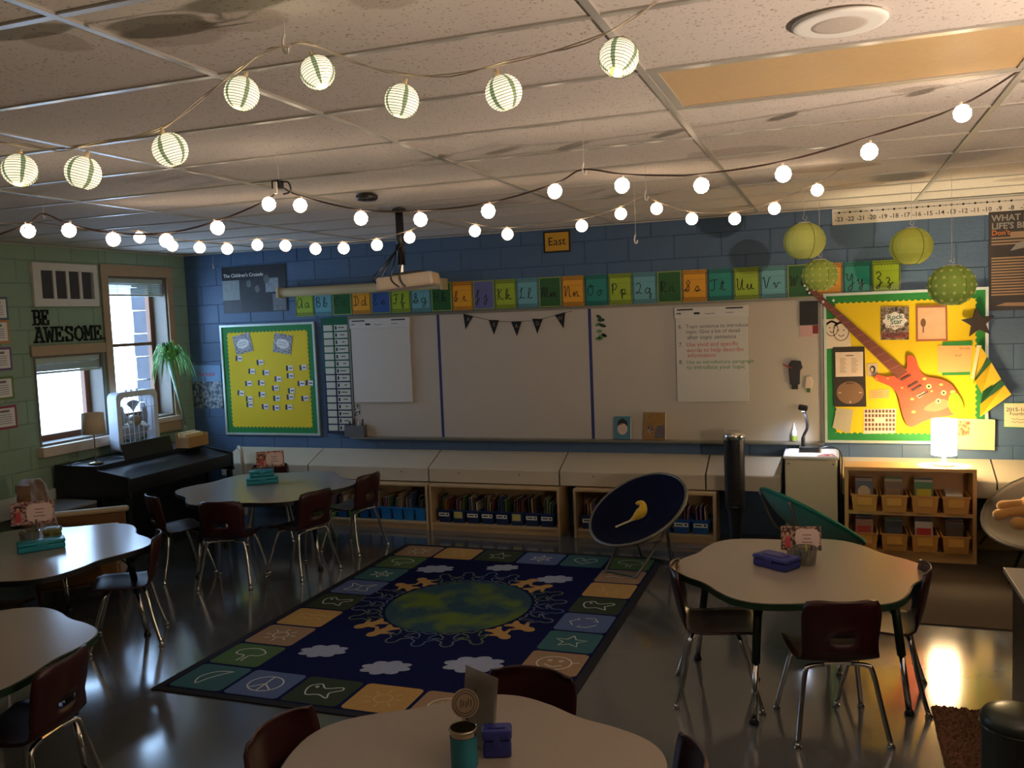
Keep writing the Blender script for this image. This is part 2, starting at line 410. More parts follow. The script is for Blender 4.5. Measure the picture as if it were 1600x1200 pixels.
# ================================================================= BACK WALL ITEMS
def flat(poly, d0, d1): return MB().prism(poly, WY-d1, WY-d0)
def rect(x0, x1, z0, z1): return [(x0, z0), (x1, z0), (x1, z1), (x0, z1)]
def rot(poly, cx, cz, a): return [(cx+(x-cx)*math.cos(a)-(z-cz)*math.sin(a), cz+(x-cx)*math.sin(a)+(z-cz)*math.cos(a)) for x, z in poly]
def quadpx(*p): return [W(*q) for q in p]
# whiteboard
WBX0, WBX1, WBZ0, WBZ1 = -4.56, -.085, .835, 2.03
wbd = thing('whiteboard', 'wide wall-mounted whiteboard divided by two blue tape lines', 'whiteboard', (-2.3, WY, WBZ0))
box(WBX0, WBX1, WY-.018, WY-.001, WBZ0, WBZ1).build('writing_surface', mat('whiteboard_enamel', s(192, 184, 170), .22, var=.02), wbd)
ALU = mat('brushed_aluminium', s(150, 146, 132), .35, .7)
b = MB(); b.box(WBX0-.02, WBX1+.02, WY-.028, WY, WBZ1, WBZ1+.025); b.box(WBX0-.02, WBX0, WY-.028, WY, WBZ0, WBZ1); b.box(WBX1, WBX1+.02, WY-.028, WY, WBZ0, WBZ1); b.build('rim', ALU, wbd)
box(WBX0-.02, WBX1+.02, WY-.10, WY, WBZ0-.022, WBZ0).build('marker_tray', ALU, wbd, bevel=.004)
TAPE = mat('blue_tape', s(40, 52, 110), .6)
for x in (-3.585, -2.07): box(x-.014, x+.014, WY-.0195, WY-.018, WBZ0, WBZ1).build('tape_line', TAPE, wbd)

# cursive strokes --------------------------------------------------------
LOW = dict(a=[[(.45, .42), (.25, .5), (.05, .25), (.2, 0), (.42, .2), (.45, .48), (.45, .1), (.6, .05)]], b=[[(0, .05), (.25, .7), (.2, 1), (.1, .8), (.1, .1), (.25, 0), (.4, .2), (.3, .4), (.5, .38)]],
 c=[[(.42, .4), (.25, .5), (.05, .25), (.2, 0), (.5, .12)]], d=[[(.42, .42), (.22, .5), (.05, .25), (.2, 0), (.42, .25), (.45, 1), (.45, .1), (.6, .05)]], e=[[(0, .1), (.35, .3), (.25, .5), (.1, .25), (.22, 0), (.5, .15)]],
 f=[[(0, .05), (.3, .75), (.22, 1), (.15, .7), (.15, -.4), (.28, -.35), (.2, 0), (.5, .1)]], g=[[(.42, .42), (.22, .5), (.05, .25), (.2, 0), (.42, .25), (.45, .48), (.42, -.3), (.22, -.45), (.2, -.25), (.6, .1)]],
 h=[[(0, .05), (.25, .75), (.18, 1), (.1, .7), (.1, 0), (.25, .42), (.38, .4), (.38, .08), (.55, .05)]], i=[[(0, .1), (.2, .5), (.2, .08), (.4, .08)], [(.2, .66), (.23, .69)]], j=[[(0, .1), (.25, .5), (.22, -.3), (.05, -.45), (.05, -.2), (.4, .1)], [(.25, .66), (.28, .69)]],
 k=[[(0, .05), (.22, .75), (.15, 1), (.08, .7), (.08, 0), (.25, .4), (.38, .4), (.2, .22), (.4, 0), (.55, .08)]], l=[[(0, .05), (.28, .75), (.2, 1), (.1, .6), (.15, .05), (.45, .1)]],
 m=[[(0, .1), (.08, .45), (.08, 0), (.2, .45), (.28, .4), (.28, 0), (.42, .45), (.5, .4), (.5, .05), (.65, .05)]], n=[[(0, .1), (.1, .45), (.1, 0), (.28, .45), (.38, .35), (.38, .05), (.55, .05)]], o=[[(.3, .5), (.08, .3), (.2, 0), (.42, .2), (.3, .5), (.55, .42)]],
 p=[[(0, .1), (.15, .5), (.15, -.45), (.15, .3), (.35, .48), (.42, .2), (.2, .02), (.55, .05)]], q=[[(.42, .42), (.22, .5), (.05, .25), (.2, 0), (.42, .25), (.45, .48), (.42, -.45), (.55, -.25), (.55, .05)]], r=[[(0, .05), (.12, .5), (.3, .42), (.3, .08), (.5, .08)]],
 s=[[(0, .05), (.22, .5), (.35, .15), (.2, 0), (.1, .08), (.5, .1)]], t=[[(0, .05), (.2, .9), (.2, .08), (.45, .08)], [(.05, .65), (.4, .65)]], u=[[(0, .1), (.1, .48), (.1, .1), (.25, .02), (.38, .48), (.38, .08), (.55, .05)]], v=[[(0, .3), (.1, .48), (.2, .02), (.35, .45), (.55, .42)]],
 w=[[(0, .3), (.08, .48), (.12, .05), (.25, .4), (.3, .05), (.45, .45), (.6, .42)]], x=[[(0, .4), (.12, .45), (.3, .05), (.5, .1)], [(.4, .48), (.05, 0)]], y=[[(0, .3), (.1, .48), (.12, .12), (.25, .05), (.38, .48), (.35, -.35), (.2, -.45), (.2, -.2), (.55, .1)]], z=[[(0, .4), (.15, .5), (.25, .3), (.12, .05), (.3, -.05), (.25, -.42), (.12, -.3), (.5, .1)]])
UP = dict(A=[[(.62, .85), (.4, 1), (.1, .6), (.15, .1), (.4, .05), (.62, .5), (.65, .95), (.65, .1), (.8, .05)]], B=[[(.15, .7), (.25, 1), (.2, 0), (.25, 1), (.55, .95), (.5, .6), (.3, .52), (.6, .4), (.55, .08), (.25, 0)]], C=[[(.6, .8), (.45, 1), (.12, .6), (.25, .05), (.65, .15)]],
 D=[[(.3, .95), (.28, .1), (.12, .05), (.3, 0), (.65, .3), (.55, .85), (.3, 1), (.12, .85)]], E=[[(.55, .85), (.35, 1), (.2, .75), (.4, .55), (.15, .3), (.3, 0), (.6, .15)]], F=[[(.1, .8), (.3, .95), (.7, .98)], [(.48, .95), (.45, .2), (.25, 0), (.1, .15)], [(.3, .5), (.6, .5)]],
 G=[[(.05, .05), (.45, .7), (.4, 1), (.25, .7), (.55, .5), (.6, .15), (.35, 0), (.15, .2), (.7, .2)]], H=[[(.1, .85), (.25, 1), (.2, 0)], [(.6, 1), (.55, .1), (.75, .1)], [(.2, .5), (.58, .55)]], I=[[(.05, .2), (.4, .8), (.38, 1), (.2, .8), (.35, .1), (.1, .05), (.55, .35)]], J=[[(.1, .3), (.45, .9), (.3, 1), (.35, .3), (.28, -.4), (.12, -.3), (.55, .2)]],
 K=[[(.12, .85), (.25, 1), (.2, 0)], [(.6, 1), (.25, .5), (.6, .02), (.75, .1)]], L=[[(.15, .7), (.45, .95), (.35, 1), (.28, .2), (.1, .02), (.3, .1), (.7, .05)]], M=[[(.05, .85), (.15, .95), (.15, 0), (.32, .95), (.4, .85), (.4, 0), (.6, .95), (.66, .85), (.66, .08), (.8, .05)]], N=[[(.1, .85), (.2, .95), (.2, 0), (.45, .95), (.58, .8), (.58, .08), (.75, .05)]],
 O=[[(.4, 1), (.12, .6), (.3, 0), (.65, .4), (.45, 1), (.3, .85), (.75, .9)]], P=[[(.15, .8), (.28, 1), (.22, 0), (.28, 1), (.6, .9), (.5, .5), (.25, .5)]], Q=[[(.15, .8), (.4, 1), (.6, .75), (.4, .2), (.15, .05), (.3, .15), (.7, .02)]], R=[[(.15, .8), (.28, 1), (.22, 0), (.28, 1), (.58, .9), (.48, .55), (.25, .5), (.6, .05), (.75, .1)]],
 S=[[(.02, .05), (.5, .7), (.42, 1), (.25, .75), (.5, .35), (.35, .02), (.12, .12), (.4, .22)]], T=[[(.05, .8), (.25, .95), (.7, .98)], [(.45, .95), (.42, .2), (.22, 0), (.08, .12)]], U=[[(.1, .85), (.2, .95), (.2, .2), (.4, .02), (.6, .95), (.58, .1), (.78, .05)]], V=[[(.05, .85), (.18, .95), (.35, .02), (.6, .9), (.72, .92)]],
 W=[[(.05, .85), (.15, .95), (.2, .05), (.4, .85), (.45, .05), (.65, .9), (.75, .92)]], X=[[(.1, .85), (.2, .95), (.5, .05), (.65, .1)], [(.6, .98), (.12, 0)]], Y=[[(.08, .85), (.18, .95), (.2, .5), (.38, .42), (.58, .95), (.55, -.3), (.3, -.45), (.3, -.2), (.75, .2)]], Z=[[(.15, .85), (.4, 1), (.55, .75), (.3, .45), (.5, .3), (.4, -.35), (.2, -.3), (.7, .15)]])
LIME, AMB, TEAL, SKYB, DKG, NAVYC, PURP = s(160, 190, 50), s(236, 168, 40), s(30, 140, 130), s(110, 176, 186), s(36, 96, 48), s(58, 92, 160), s(104, 106, 160)
CC = 'LBDAnLBDApLBDATLBDATLBDATL'
CMAP = dict(L=('lime', LIME), B=('pale blue', SKYB), D=('dark green', DKG), A=('amber', AMB), T=('teal', TEAL), n=('navy blue', NAVYC), p=('violet blue', PURP))
CARDX0, CARDX1, CZ0, CZ1 = -5.198, .535, 2.06, 2.335
cw = (CARDX1-CARDX0)/26
CARDEDGE = mat('card_lime_edge', s(150, 170, 80), .6)
for i in range(26):
    L_ = chr(65+i); cn, cc = CMAP[CC[i]]; x0 = CARDX0+i*cw+.004; x1 = x0+cw-.008; xm = (x0+x1)/2
    dz = -.02*(i/25-.5)
    za, zb = CZ0+dz, CZ1+dz
    t = thing('alphabet_card', '%s cursive alphabet card with the letters %s%s' % (cn, L_, L_.lower()), 'alphabet card', (xm, WY-.002, za), group='cursive alphabet cards above the whiteboard')
    box(x0, x1, WY-.005, WY-.002, za, zb).build('card', mat('card_'+cn.replace(' ', '_'), cc, .35, var=.06), t)
    b = MB(); pl_ = CC[i] in 'Dnp'
    if pl_:
        e = .009
        for q in (rect(x0, x1, za, za+e), rect(x0, x1, zb-e, zb), rect(x0, x0+e, za+e, zb-e), rect(x1-e, x1, za+e, zb-e)): b.prism(q, WY-.0062, WY-.005)
        b.build('border', CARDEDGE, t)
    else:
        n = 18
        for zz in (za+.012, za+.030, zb-.012, zb-.030): b.stroke([(x0+(x1-x0)*k/n, zz+(.007 if k % 2 else -.007)) for k in range(n+1)], .0065, WY-.0058)
        for xx in (x0+.007, x1-.007): b.stroke([(xx+(.005 if k % 2 else -.005), za+.035+(zb-za-.07)*k/20) for k in range(21)], .006, WY-.0058)
        b.build('zigzag_border', BLACK, t)
    b = MB()
    for zz in (za+.085, za+.19): b.box(x0+.02, x1-.02, WY-.0056, WY-.005, zz-.0008, zz+.0008)
    b.build('guide_line', mat('card_guide', tuple(c*.6 for c in s(120, 130, 90))), t)
    b = MB(); sc_ = .095
    for st in UP[L_]: b.stroke(cr([(x0+.012+p[0]*sc_*1.05, za+.088+p[1]*sc_) for p in st], 4), .0068, WY-.0066)
    for st in LOW[L_.lower()]: b.stroke(cr([(x0+.105+p[0]*sc_*1.15, za+.088+p[1]*sc_) for p in st], 4), .0068, WY-.0066)
    b.build('cursive_letters', BLACK, t)

# projection screen case
b = MB(); sc0, sc1 = onY(439, 457, WY-.08), onY(692, 444, WY-.08)
zc = (sc0.z+sc1.z)/2
st = thing('screen_case', 'beige roll-down projection screen case above the alphabet cards', 'projector screen', (-4.4, WY-.08, zc-.05))
MB().tube([(-5.33, WY-.07, zc), (-3.48, WY-.07, zc)], .048, 14).build('housing', mat('beige_screen_case', s(192, 176, 132), .45), st, auto=False)
for x in (-5.34, -3.5): box(x, x+.03, WY-.13, WY, zc-.055, zc+.055).build('end_bracket', mat('beige_screen_case', (0, 0, 0)), st, bevel=.006)
# projector on its pole
pc = onZ(623, 325, CZ)
pj = thing('projector', 'beige ceiling projector hanging on a black pole with cables', 'projector', (pc.x, pc.y, 2.2))
px, py = pc.x, pc.y
top = 2.78; pb_ = onY(640, 440, py).z
MB().cyl((px, py, top), (px, py, pb_+.12), .028, n=14).build('pole', BLKPL, pj, smooth=True)
MB().lathe([(.05, 0), (.05, .012), (.03, .02)], (px, py, top-.02), 18).build('ceiling_plate', BLKPL, pj)
MB().cyl((px, py, pb_+.2), (px, py, pb_+.05), .02, n=10).build('steel_bracket', CHROME, pj)
PJM = mat('projector_shell', s(190, 176, 158), .45)
Mz = Matrix.Rotation(.25, 3, 'Z') @ Matrix.Rotation(math.radians(-5), 3, 'Y')
MB().obox((px+.05, py, pb_), (.40, .30, .095), Mz).build('body', PJM, pj, bevel=.02)
MB().obox((px+.05, py, pb_+.055), (.22, .2, .02), Mz).build('mount_plate', BLKPL, pj, bevel=.004)
MB().lathe([(.04, -.16), (.042, -.15), (.03, -.145), (0, -.14)], (px-.06, py, pb_), 16, Mz @ Matrix.Rotation(-PI/2, 3, 'X')).build('lens', BLKPL, pj)
gp = MB()
for k in range(6): gp.obox(Vector((px+.05, py, pb_))+Mz @ Vector((.2, -.09+.036*k, 0)), (.004, .02, .06), Mz)
gp.build('vent_grille', mat('warm_vent', s(214, 182, 132), .5), pj)
for k in range(4):
    a = k*1.3; MB().tube(cr([(px+.02*math.cos(a), py-.03, pb_+.26), (px-.08+.05*k, py-.14, pb_+.10+.02*k), (px-.14+.07*k, py-.17, pb_+.02), (px-.05+.05*k, py-.15, pb_-.04)], 6), .006, 6).build('cable', BLKPL, pj)

# "East" sign
def wcard(name, label, cat, x0, x1, z0, z1, m, d=.004, ang=0, group=None, t=.003):
    o = thing(name, label, cat, ((x0+x1)/2, WY-d, z0), group=group)
    flat(rot(rect(x0, x1, z0, z1), (x0+x1)/2, (z0+z1)/2, ang), d, d+t).build('sheet', m, o); return o
def ring(parent, x0, x1, z0, z1, e, d, m, ang=0, name='border'):
    b = MB()
    for q in (rect(x0, x1, z0, z0+e), rect(x0, x1, z1-e, z1), rect(x0, x0+e, z0+e, z1-e), rect(x1-e, x1, z0+e, z1-e)):
        b.prism(rot(q, (x0+x1)/2, (z0+z1)/2, ang), WY-d-.001, WY-d)
    return b.build(name, m, parent)
(x0, z0), (x1, z1) = W(850, 396), W(891, 359)
e_ = wcard('direction_sign', 'amber card with black border reading East high on the wall', 'sign', x0, x1, z0, z1, paint(214, 160, 40))
ring(e_, x0, x1, z0, z1, .016, .007, BLACK); wtext('East', .105, (x0+x1)/2, (z0+z1)/2, WY-.0085, BLACK, e_)

# black-and-white poster
def grain(name, a, b_, scale, rough=.5, thr=None):
    if name in MATS: return MATS[name]
    m = mat(name, a, rough, var=0); nt = m.node_tree; N = nt.nodes
    N['Mix'].inputs['A'].default_value = (*a, 1); N['Mix'].inputs['B'].default_value = (*b_, 1); N['Noise Texture'].inputs['Scale'].default_value = scale
    if thr:
        r = N.new('ShaderNodeMapRange'); r.inputs['From Min'].default_value = thr-.08; r.inputs['From Max'].default_value = thr+.08
        nt.links.new(N['Noise Texture'].outputs['Fac'], r.inputs['Value']); nt.links.new(r.outputs[0], N['Mix'].inputs['Factor'])
    return m
(x0, z0), (x1, z1) = W(351, 490), W(446, 412)
p_ = wcard('photo_poster', "black-and-white photo poster titled The Children's Crusade", 'poster', x0, x1, z0, z1, grain('poster_dark_photo', (.004, .005, .006), (.028, .031, .034), 14))
w_, h_ = x1-x0, z1-z0
box(x0, x0+.5*w_, WY-.0085, WY-.007, z1-.29*h_, z1-.09*h_).build('title_bar', BLACK, p_)
wtext("The Children's Crusade", .052, x0+.02, z1-.19*h_, WY-.009, WHITE, p_, 'LEFT', .01)
for nm, q, c1, c2 in (('pale_panel', (0, .27, .28, .72), s(150, 160, 156), s(110, 120, 118)), ('shirt_area', (.68, .88, .42, .72), s(170, 180, 184), s(90, 96, 100)), ('striped_area', (.78, .98, .02, .38), s(140, 146, 150), s(50, 54, 60)), ('crowd_area', (.02, .3, .02, .26), s(70, 76, 76), s(20, 22, 24))):
    box(x0+q[0]*w_, x0+q[1]*w_, WY-.0078, WY-.007, z0+q[2]*h_, z0+q[3]*h_).build(nm, grain('photo_'+nm, c1, c2, 30), p_)
for cx, cz, r in ((.42, .62, .05), (.7, .7, .06), (.55, .5, .05)):
    MB().prism([(x0+(cx+r*math.cos(a)*.8)*w_, z0+(cz+r*math.sin(a)*1.6)*h_) for a in [k*PI/6 for k in range(12)]], WY-.0079, WY-.007).build('head_shape', grain('photo_face', s(120, 124, 124), s(60, 62, 64), 20), p_)
# small sea poster
(x0, z0), (x1, z1) = W(304, 638), W(345, 570)
p_ = wcard('travel_poster', 'small poster with pale sky and mottled blue-grey crowd beside yellow board', 'poster', x0, x1, z0, z1, grain('poster_mottled', s(40, 62, 80), s(150, 158, 160), 26, thr=.5))
box(x0, x1, WY-.0085, WY-.007, z0+.62*(z1-z0), z1).build('sky_print', paint(120, 160, 196), p_)
wtext('The Relief', .055, (x0+x1)/2, z1-.10, WY-.009, paint(200, 60, 50), p_, bold=.01)
MB().stroke(cr([((x0+x1)/2-.02, z1-.12), ((x0+x1)/2, z0+.2), ((x0+x1)/2+.06, z0+.15)], 5), .008, WY-.009).build('mast_print', BLACK, p_)

# ------------------------------------------------ left bulletin board
def scallop(x0, x1, z0, z1, n, m, amp):
    pts = []
    for k in range(n*4): pts.append((x0+(x1-x0)*k/(n*4), z0+amp*abs(math.sin(PI*k/4))))
    for k in range(m*4): pts.append((x1-amp*abs(math.sin(PI*k/4)), z0+(z1-z0)*k/(m*4)))
    for k in range(n*4): pts.append((x1-(x1-x0)*k/(n*4), z1-amp*abs(math.sin(PI*k/4))))
    for k in range(m*4): pts.append((x0+amp*abs(math.sin(PI*k/4)), z1-(z1-z0)*k/(m*4)))
    return pts
YEL = mat('yellow_board_paper', s(236, 206, 20), .75, var=.05, scale=3); BGREEN = mat('green_border_paper', s(28, 128, 56), .7)
def board(name, label, x0, x1, z0, z1, n, m):
    t = thing(name, label, 'bulletin board', ((x0+x1)/2, WY, z0))
    box(x0+.02, x1-.02, WY-.012, WY, z0+.02, z1-.02).build('green_border', BGREEN, t)
    e = .022; b = MB()
    for q in (rect(x0, x1, z0, z0+e), rect(x0, x1, z1-e, z1), rect(x0, x0+e, z0+e, z1-e), rect(x1-e, x1, z0+e, z1-e)): b.prism(q, WY-.024, WY)
    b.build('frame', mat('pale_metal_frame', s(196, 208, 196), .4, .3), t)
    flat(scallop(x0+.08, x1-.08, z0+.075, z1-.075, n, m, .014), .012, .0145).build('yellow_paper', YEL, t)
    return t
lb = board('bulletin_board', 'yellow bulletin board with green scalloped border and many small tags', -6.15, -4.98, .835, 2.01, 22, 24)
def cloudpoly(cx, cz, w, h, n, amp, a=0):
    out = []
    for k in range(n*5):
        th = 2*PI*k/(n*5); r = 1+amp*abs(math.sin(n*th/2))
        out.append((cx+r*w/2*math.cos(th), cz+r*h/2*math.sin(th)))
    return rot(out, cx, cz, a)
for (px_, py_, a, lab) in ((381, 537, .2, 'left'), (443, 537, -.18, 'right')):
    cx, cz = W(px_, py_)
    o = wcard('cloud_card', 'patterned grey card with white cloud panel, %s of the pair on yellow board' % lab, 'card', cx-.11, cx+.11, cz-.1, cz+.1, grain('grey_dotted_card', s(90, 88, 92), s(190, 186, 186), 70, thr=.5), .016, a)
    flat(cloudpoly(cx, cz, .145, .095, 9, .12, a), .0192, .0205).build('cloud_panel', WHITE, o)
    b = MB()
    for q0, q1, zz in ((-.05, .05, .012), (-.055, .055, -.012)): b.stroke(rot([(cx+q0+(q1-q0)*q/12, cz+zz+.005*(-1)**q) for q in range(13)], cx, cz, a), .004, WY-.021)
    b.build('handwriting', BLACK, o)
tags = [(375, 560), (408, 566), (395, 580), (417, 582), (454, 575), (475, 574), (455, 587), (436, 592), (390, 599), (410, 598), (432, 606), (472, 599), (485, 598), (457, 610), (378, 614), (411, 616), (391, 623), (392, 632), (434, 622), (455, 620), (478, 622), (416, 635), (433, 637), (453, 636)]
for i, (a, b2) in enumerate(tags):
    cx, cz = W(a, b2); an = random.uniform(-.35, .35) if i in (1, 14) else random.uniform(-.1, .1)
    o = wcard('name_tag', 'small white name tag pinned to the left yellow board', 'tag', cx-.042, cx+.042, cz-.027, cz+.027, WHITE, .016, an, 'small name tags on the yellow board')
    flat(rot(rect(cx-.042, cx-.018, cz-.027, cz+.027), cx, cz, an), .019, .0198).build('dark_icon', paint(*random.choice([(60, 50, 60), (90, 60, 80), (70, 80, 60)])), o)
    flat(rot(rect(cx-.006, cx+.034, cz-.006, cz+.004), cx, cz, an), .019, .0198).build('name_line', BLACK, o)
# pocket chart
(x0, z1), (x1, _) = W(504, 497), W(546, 500); z0 = .86
pk = thing('pocket_chart', 'green and navy hanging pocket chart with two columns of cards', 'pocket chart', ((x0+x1)/2, WY-.02, z0))
zm = z0+(z1-z0)*.53
box(x0, x1, WY-.026, WY-.02, zm, z1).build('green_cloth', mat('green_chart_cloth', s(20, 92, 60), .8), pk); box(x0, x1, WY-.026, WY-.02, z0, zm-.002).build('navy_cloth', mat('navy_chart_cloth', s(32, 36, 66), .8), pk)
PCARD = mat('pocket_card', s(206, 206, 190), .3, var=.1)
for r in range(15):
    zt = z1-.075-r*(z1-z0-.09)/15; hh = (z1-z0-.09)/15-.014
    box(x0+.02, x0+.125, WY-.029, WY-.026, zt-hh, zt).build('pocket_card', PCARD, pk); box(x0+.145, x1-.015, WY-.029, WY-.026, zt-hh, zt).build('pocket_card', PCARD, pk)
    b = MB(); b.box(x0+.19+.02*(r % 3), x1-.05, WY-.0296, WY-.029, zt-hh*.55, zt-hh*.4); b.box(x0+.155, x0+.175, WY-.0296, WY-.029, zt-hh*.8, zt-hh*.2)
    b.build('printed_words', BLACK, pk)
# flip charts
def flip(label, px0, px1, pyt, pyb, d=.03):
    x0, z0 = W(px0, pyb); x1, z1 = W(px1, pyt)
    t = thing('flip_chart', label, 'flip chart', ((x0+x1)/2, WY-d, z0))
    box(x0+.01, x1-.01, WY-d-.012, WY-d, z0, z1-.02).build('paper_pad', mat('flip_paper', s(204, 201, 191), .8, var=.02), t, bevel=.002)
    box(x0, x1, WY-d-.018, WY-d, z1-.10, z1).build('header_board', mat('flip_header', s(206, 204, 196), .6, var=.02), t, bevel=.006)
    b = MB(); w = x1-x0
    b.box(x0+.04*w, x0+.26*w, WY-d-.0188, WY-d-.018, z1-.028, z1-.016); b.box(x0+.70*w, x0+.93*w, WY-d-.0188, WY-d-.018, z1-.028, z1-.016); b.box(x0+.27*w, x0+.35*w, WY-d-.0188, WY-d-.018, z1-.066, z1-.048)
    b.build('handle_slots', BLACK, t)
    b = MB(); b.stroke([(x0+.03*w+.008*q, z1-.055+.004*(-1)**q) for q in range(6)], .008, WY-d-.0188); b.stroke([(x0+.42*w, z1-.06), (x0+.46*w, z1-.066), (x0+.55*w, z1-.062)], .004, WY-d-.0188); b.stroke([(x0+.7*w, z1-.06), (x0+.8*w, z1-.06)], .004, WY-d-.0188); b.build('fine_print', BLACK, t)
    return t, x0, x1, z0, z1
flip('blank white flip chart pad hanging on the left whiteboard panel', 556, 643, 495, 628)
t, x0, x1, z0, z1 = flip('white flip chart pad with handwritten numbered writing rules', 1058, 1170, 476, 627)
d = WY-.0425; w = x1-x0; INKB = mat('slate_marker', s(60, 62, 84), .6); INKR = mat('red_marker', s(190, 60, 70), .6); INKG = mat('green_marker', s(40, 120, 70), .6)
lines = [(.17, '6.', .05, INKB), (.17, 'Topic sentence to introduce', .155, INKB), (.225, 'topic. Give a lot of detail', .155, INKB), (.285, 'after topic sentence', .17, INKB), (.36, '7.', .05, INKB), (.36, 'Use vivid and specific', .155, INKR), (.42, 'words to help describe', .16, INKR), (.475, 'information', .17, INKR), (.545, '8.', .05, INKB), (.545, 'Use an introductory paragraph', .155, INKG), (.60, 'to introduce your topic', .16, INKG)]
for fz, bt, fx, m in lines: wtext(bt, .052 if len(bt) < 27 else .046, x0+fx*w, z1-fz*(z1-z0)-.03, d, m, t, 'LEFT', .0, name='handwriting')
# pennants
pen = thing('pennant_banner', 'string of five small black pennants across the middle whiteboard panel', 'banner', (-2.9, WY-.025, 1.85))
pts = [W(725, 490), W(730, 492), W(774, 502), W(809, 503), W(841, 500), W(876, 491), W(895, 486)]
MB().tube([(a, WY-.022, c) for a, c in pts], .002, 5).build('string', mat('jute', s(90, 76, 56), .8), pen)
for (a, c, ch, an) in ((733, 492, 'R', .25), (773, 500, 'E', .03), (808, 502, 'A', 0), (841, 498, 'D', .05), (876, 490, 'W', -.22)):
    cx, cz = W(a, c); tri = rot([(cx-.052, cz), (cx+.052, cz), (cx, cz-.14)], cx, cz, -an)
    q = flat(tri, .022, .024).build('pennant', mat('black_felt', (.012, .012, .012), .9), pen)
    wtext(ch, .05, cx, cz-.045, WY-.0248, mat('pennant_letter', s(120, 116, 100), .8), pen, bold=.01, ang=-an)
# leaf magnets
lm = thing('leaf_magnet', 'green and dark leaf cluster magnet beside the right blue tape line', 'magnet', (-2.0, WY-.02, 1.8))
lx, lz = W(937, 512)
for k, (dx, dz, m) in enumerate([(0, .1, 'd'), (.02, .07, 'd'), (-.01, .03, 'g'), (.03, .02, 'd'), (0, -.03, 'g'), (.02, -.08, 'g'), (.045, -.07, 'd'), (-.005, -.1, 'g')]):
    MB().prism([(lx+dx+.025*math.cos(a)*(1.4 if k % 2 else 1), lz+dz+.016*math.sin(a)+.01*math.cos(a)*(k % 3-1)) for a in [q*PI/5 for q in range(10)]], WY-.022, WY-.018).build('leaf', paint(40, 60, 40) if m == 'd' else paint(96, 140, 80), lm)
# books standing on the tray
def tray_book(label, px0, px1, pyt, c, extra):
    x0, z1 = W(px0, pyt); x1, _ = W(px1, pyt); zb = WBZ0+.001
    t = thing('book', label, 'book', ((x0+x1)/2, WY-.06, zb))
    M = Matrix.Rotation(math.radians(-8), 3, 'X'); h = (z1-zb); cc = Vector(((x0+x1)/2, WY-.055, zb+h/2+.003))
    MB().obox(cc, (x1-x0, .016, h), M).build('cover', c, t, bevel=.002)
    MB().obox(cc+M @ Vector((.003, 0, 0)), (x1-x0, .012, h-.01), M).build('pages', WHITE, t)
    for poly, m in extra:
        vs = [cc+M @ Vector((a*(x1-x0)/2, -.0087, b2*h/2)) for a, b2 in poly]
        MB().add(vs, [tuple(range(len(vs)))]).build('cover_print', m, t)
el = lambda cx, cz, rx, rz, n=16: [(cx+rx*math.cos(2*PI*k/n), cz+rz*math.sin(2*PI*k/n)) for k in range(n)]
tray_book('teal book with a pale oval and dark cap shape on its cover', 962, 987, 650, paint(70, 120, 138), [(el(0, -.1, .62, .5), paint(200, 176, 156)), ([(-.62, .15), (-.55, .6), (0, .85), (.6, .55), (.64, .1), (.3, .35), (0, .3), (-.3, .25)], BLACK)])
tray_book('brown and ochre illustrated book leaning on the whiteboard tray', 1008, 1041, 644, grain('brown_cover', s(110, 84, 40), s(160, 120, 50), 18), [(el(-.4, -.2, .3, .35, 9), grain('cover_blot', s(150, 140, 140), s(80, 50, 40), 60, thr=.5)), ([(-.1, -.9), (.95, -.9), (.9, .1), (.2, .0)], grain('cover_blot2', s(110, 100, 110), s(70, 60, 66), 30))])
# small tray items at the left
cx, cz = W(560, 668)
ud = thing('magnet_basket', 'grey mesh marker basket low on the left whiteboard panel', 'basket', (cx, WY-.06, .836))
b = MB(); b.box(cx-.11, cx+.11, WY-.09, WY-.084, .837, .95); b.box(cx-.11, cx-.104, WY-.084, WY-.02, .837, .95); b.box(cx+.104, cx+.11, WY-.084, WY-.02, .837, .95); b.box(cx-.11, cx+.11, WY-.084, WY-.02, .837, .842); b.build('basket_body', mat('mesh_grey', s(110, 108, 104), .5, .4), ud)
for k in range(4): MB().cyl((cx-.07+.045*k, WY-.05, .845), (cx-.07+.05*k, WY-.045, .99+.02*(k % 2)), .008, n=8).build('marker', [BLACK, paint(60, 60, 62), WHITE, BLACK][k], ud)
nt_ = wcard('note_magnet', 'small black and white magnet note above the marker basket', 'magnet', cx-.045, cx+.04, cz+.12, cz+.24, grain('note_bw', s(30, 30, 30), s(200, 196, 186), 40, thr=.5), .018)
b = MB(); b.lathe([(.022, 0), (.022, .09), (.012, .10), (.012, .125), (.006, .13), (.004, .16)], (W(1241, 660)[0], WY-.05, WBZ0+.001), 14); 
gb = thing('glue_bottle', 'small white and green glue bottle on the tray by the document camera', 'bottle', (W(1241, 660)[0], WY-.05, WBZ0+.001)); b.build('bottle_body', WHITE, gb, smooth=True)
MB().lathe([(.0225, .01), (.0225, .05)], (W(1241, 660)[0], WY-.05, WBZ0+.001), 14).build('green_label', paint(150, 180, 60), gb)
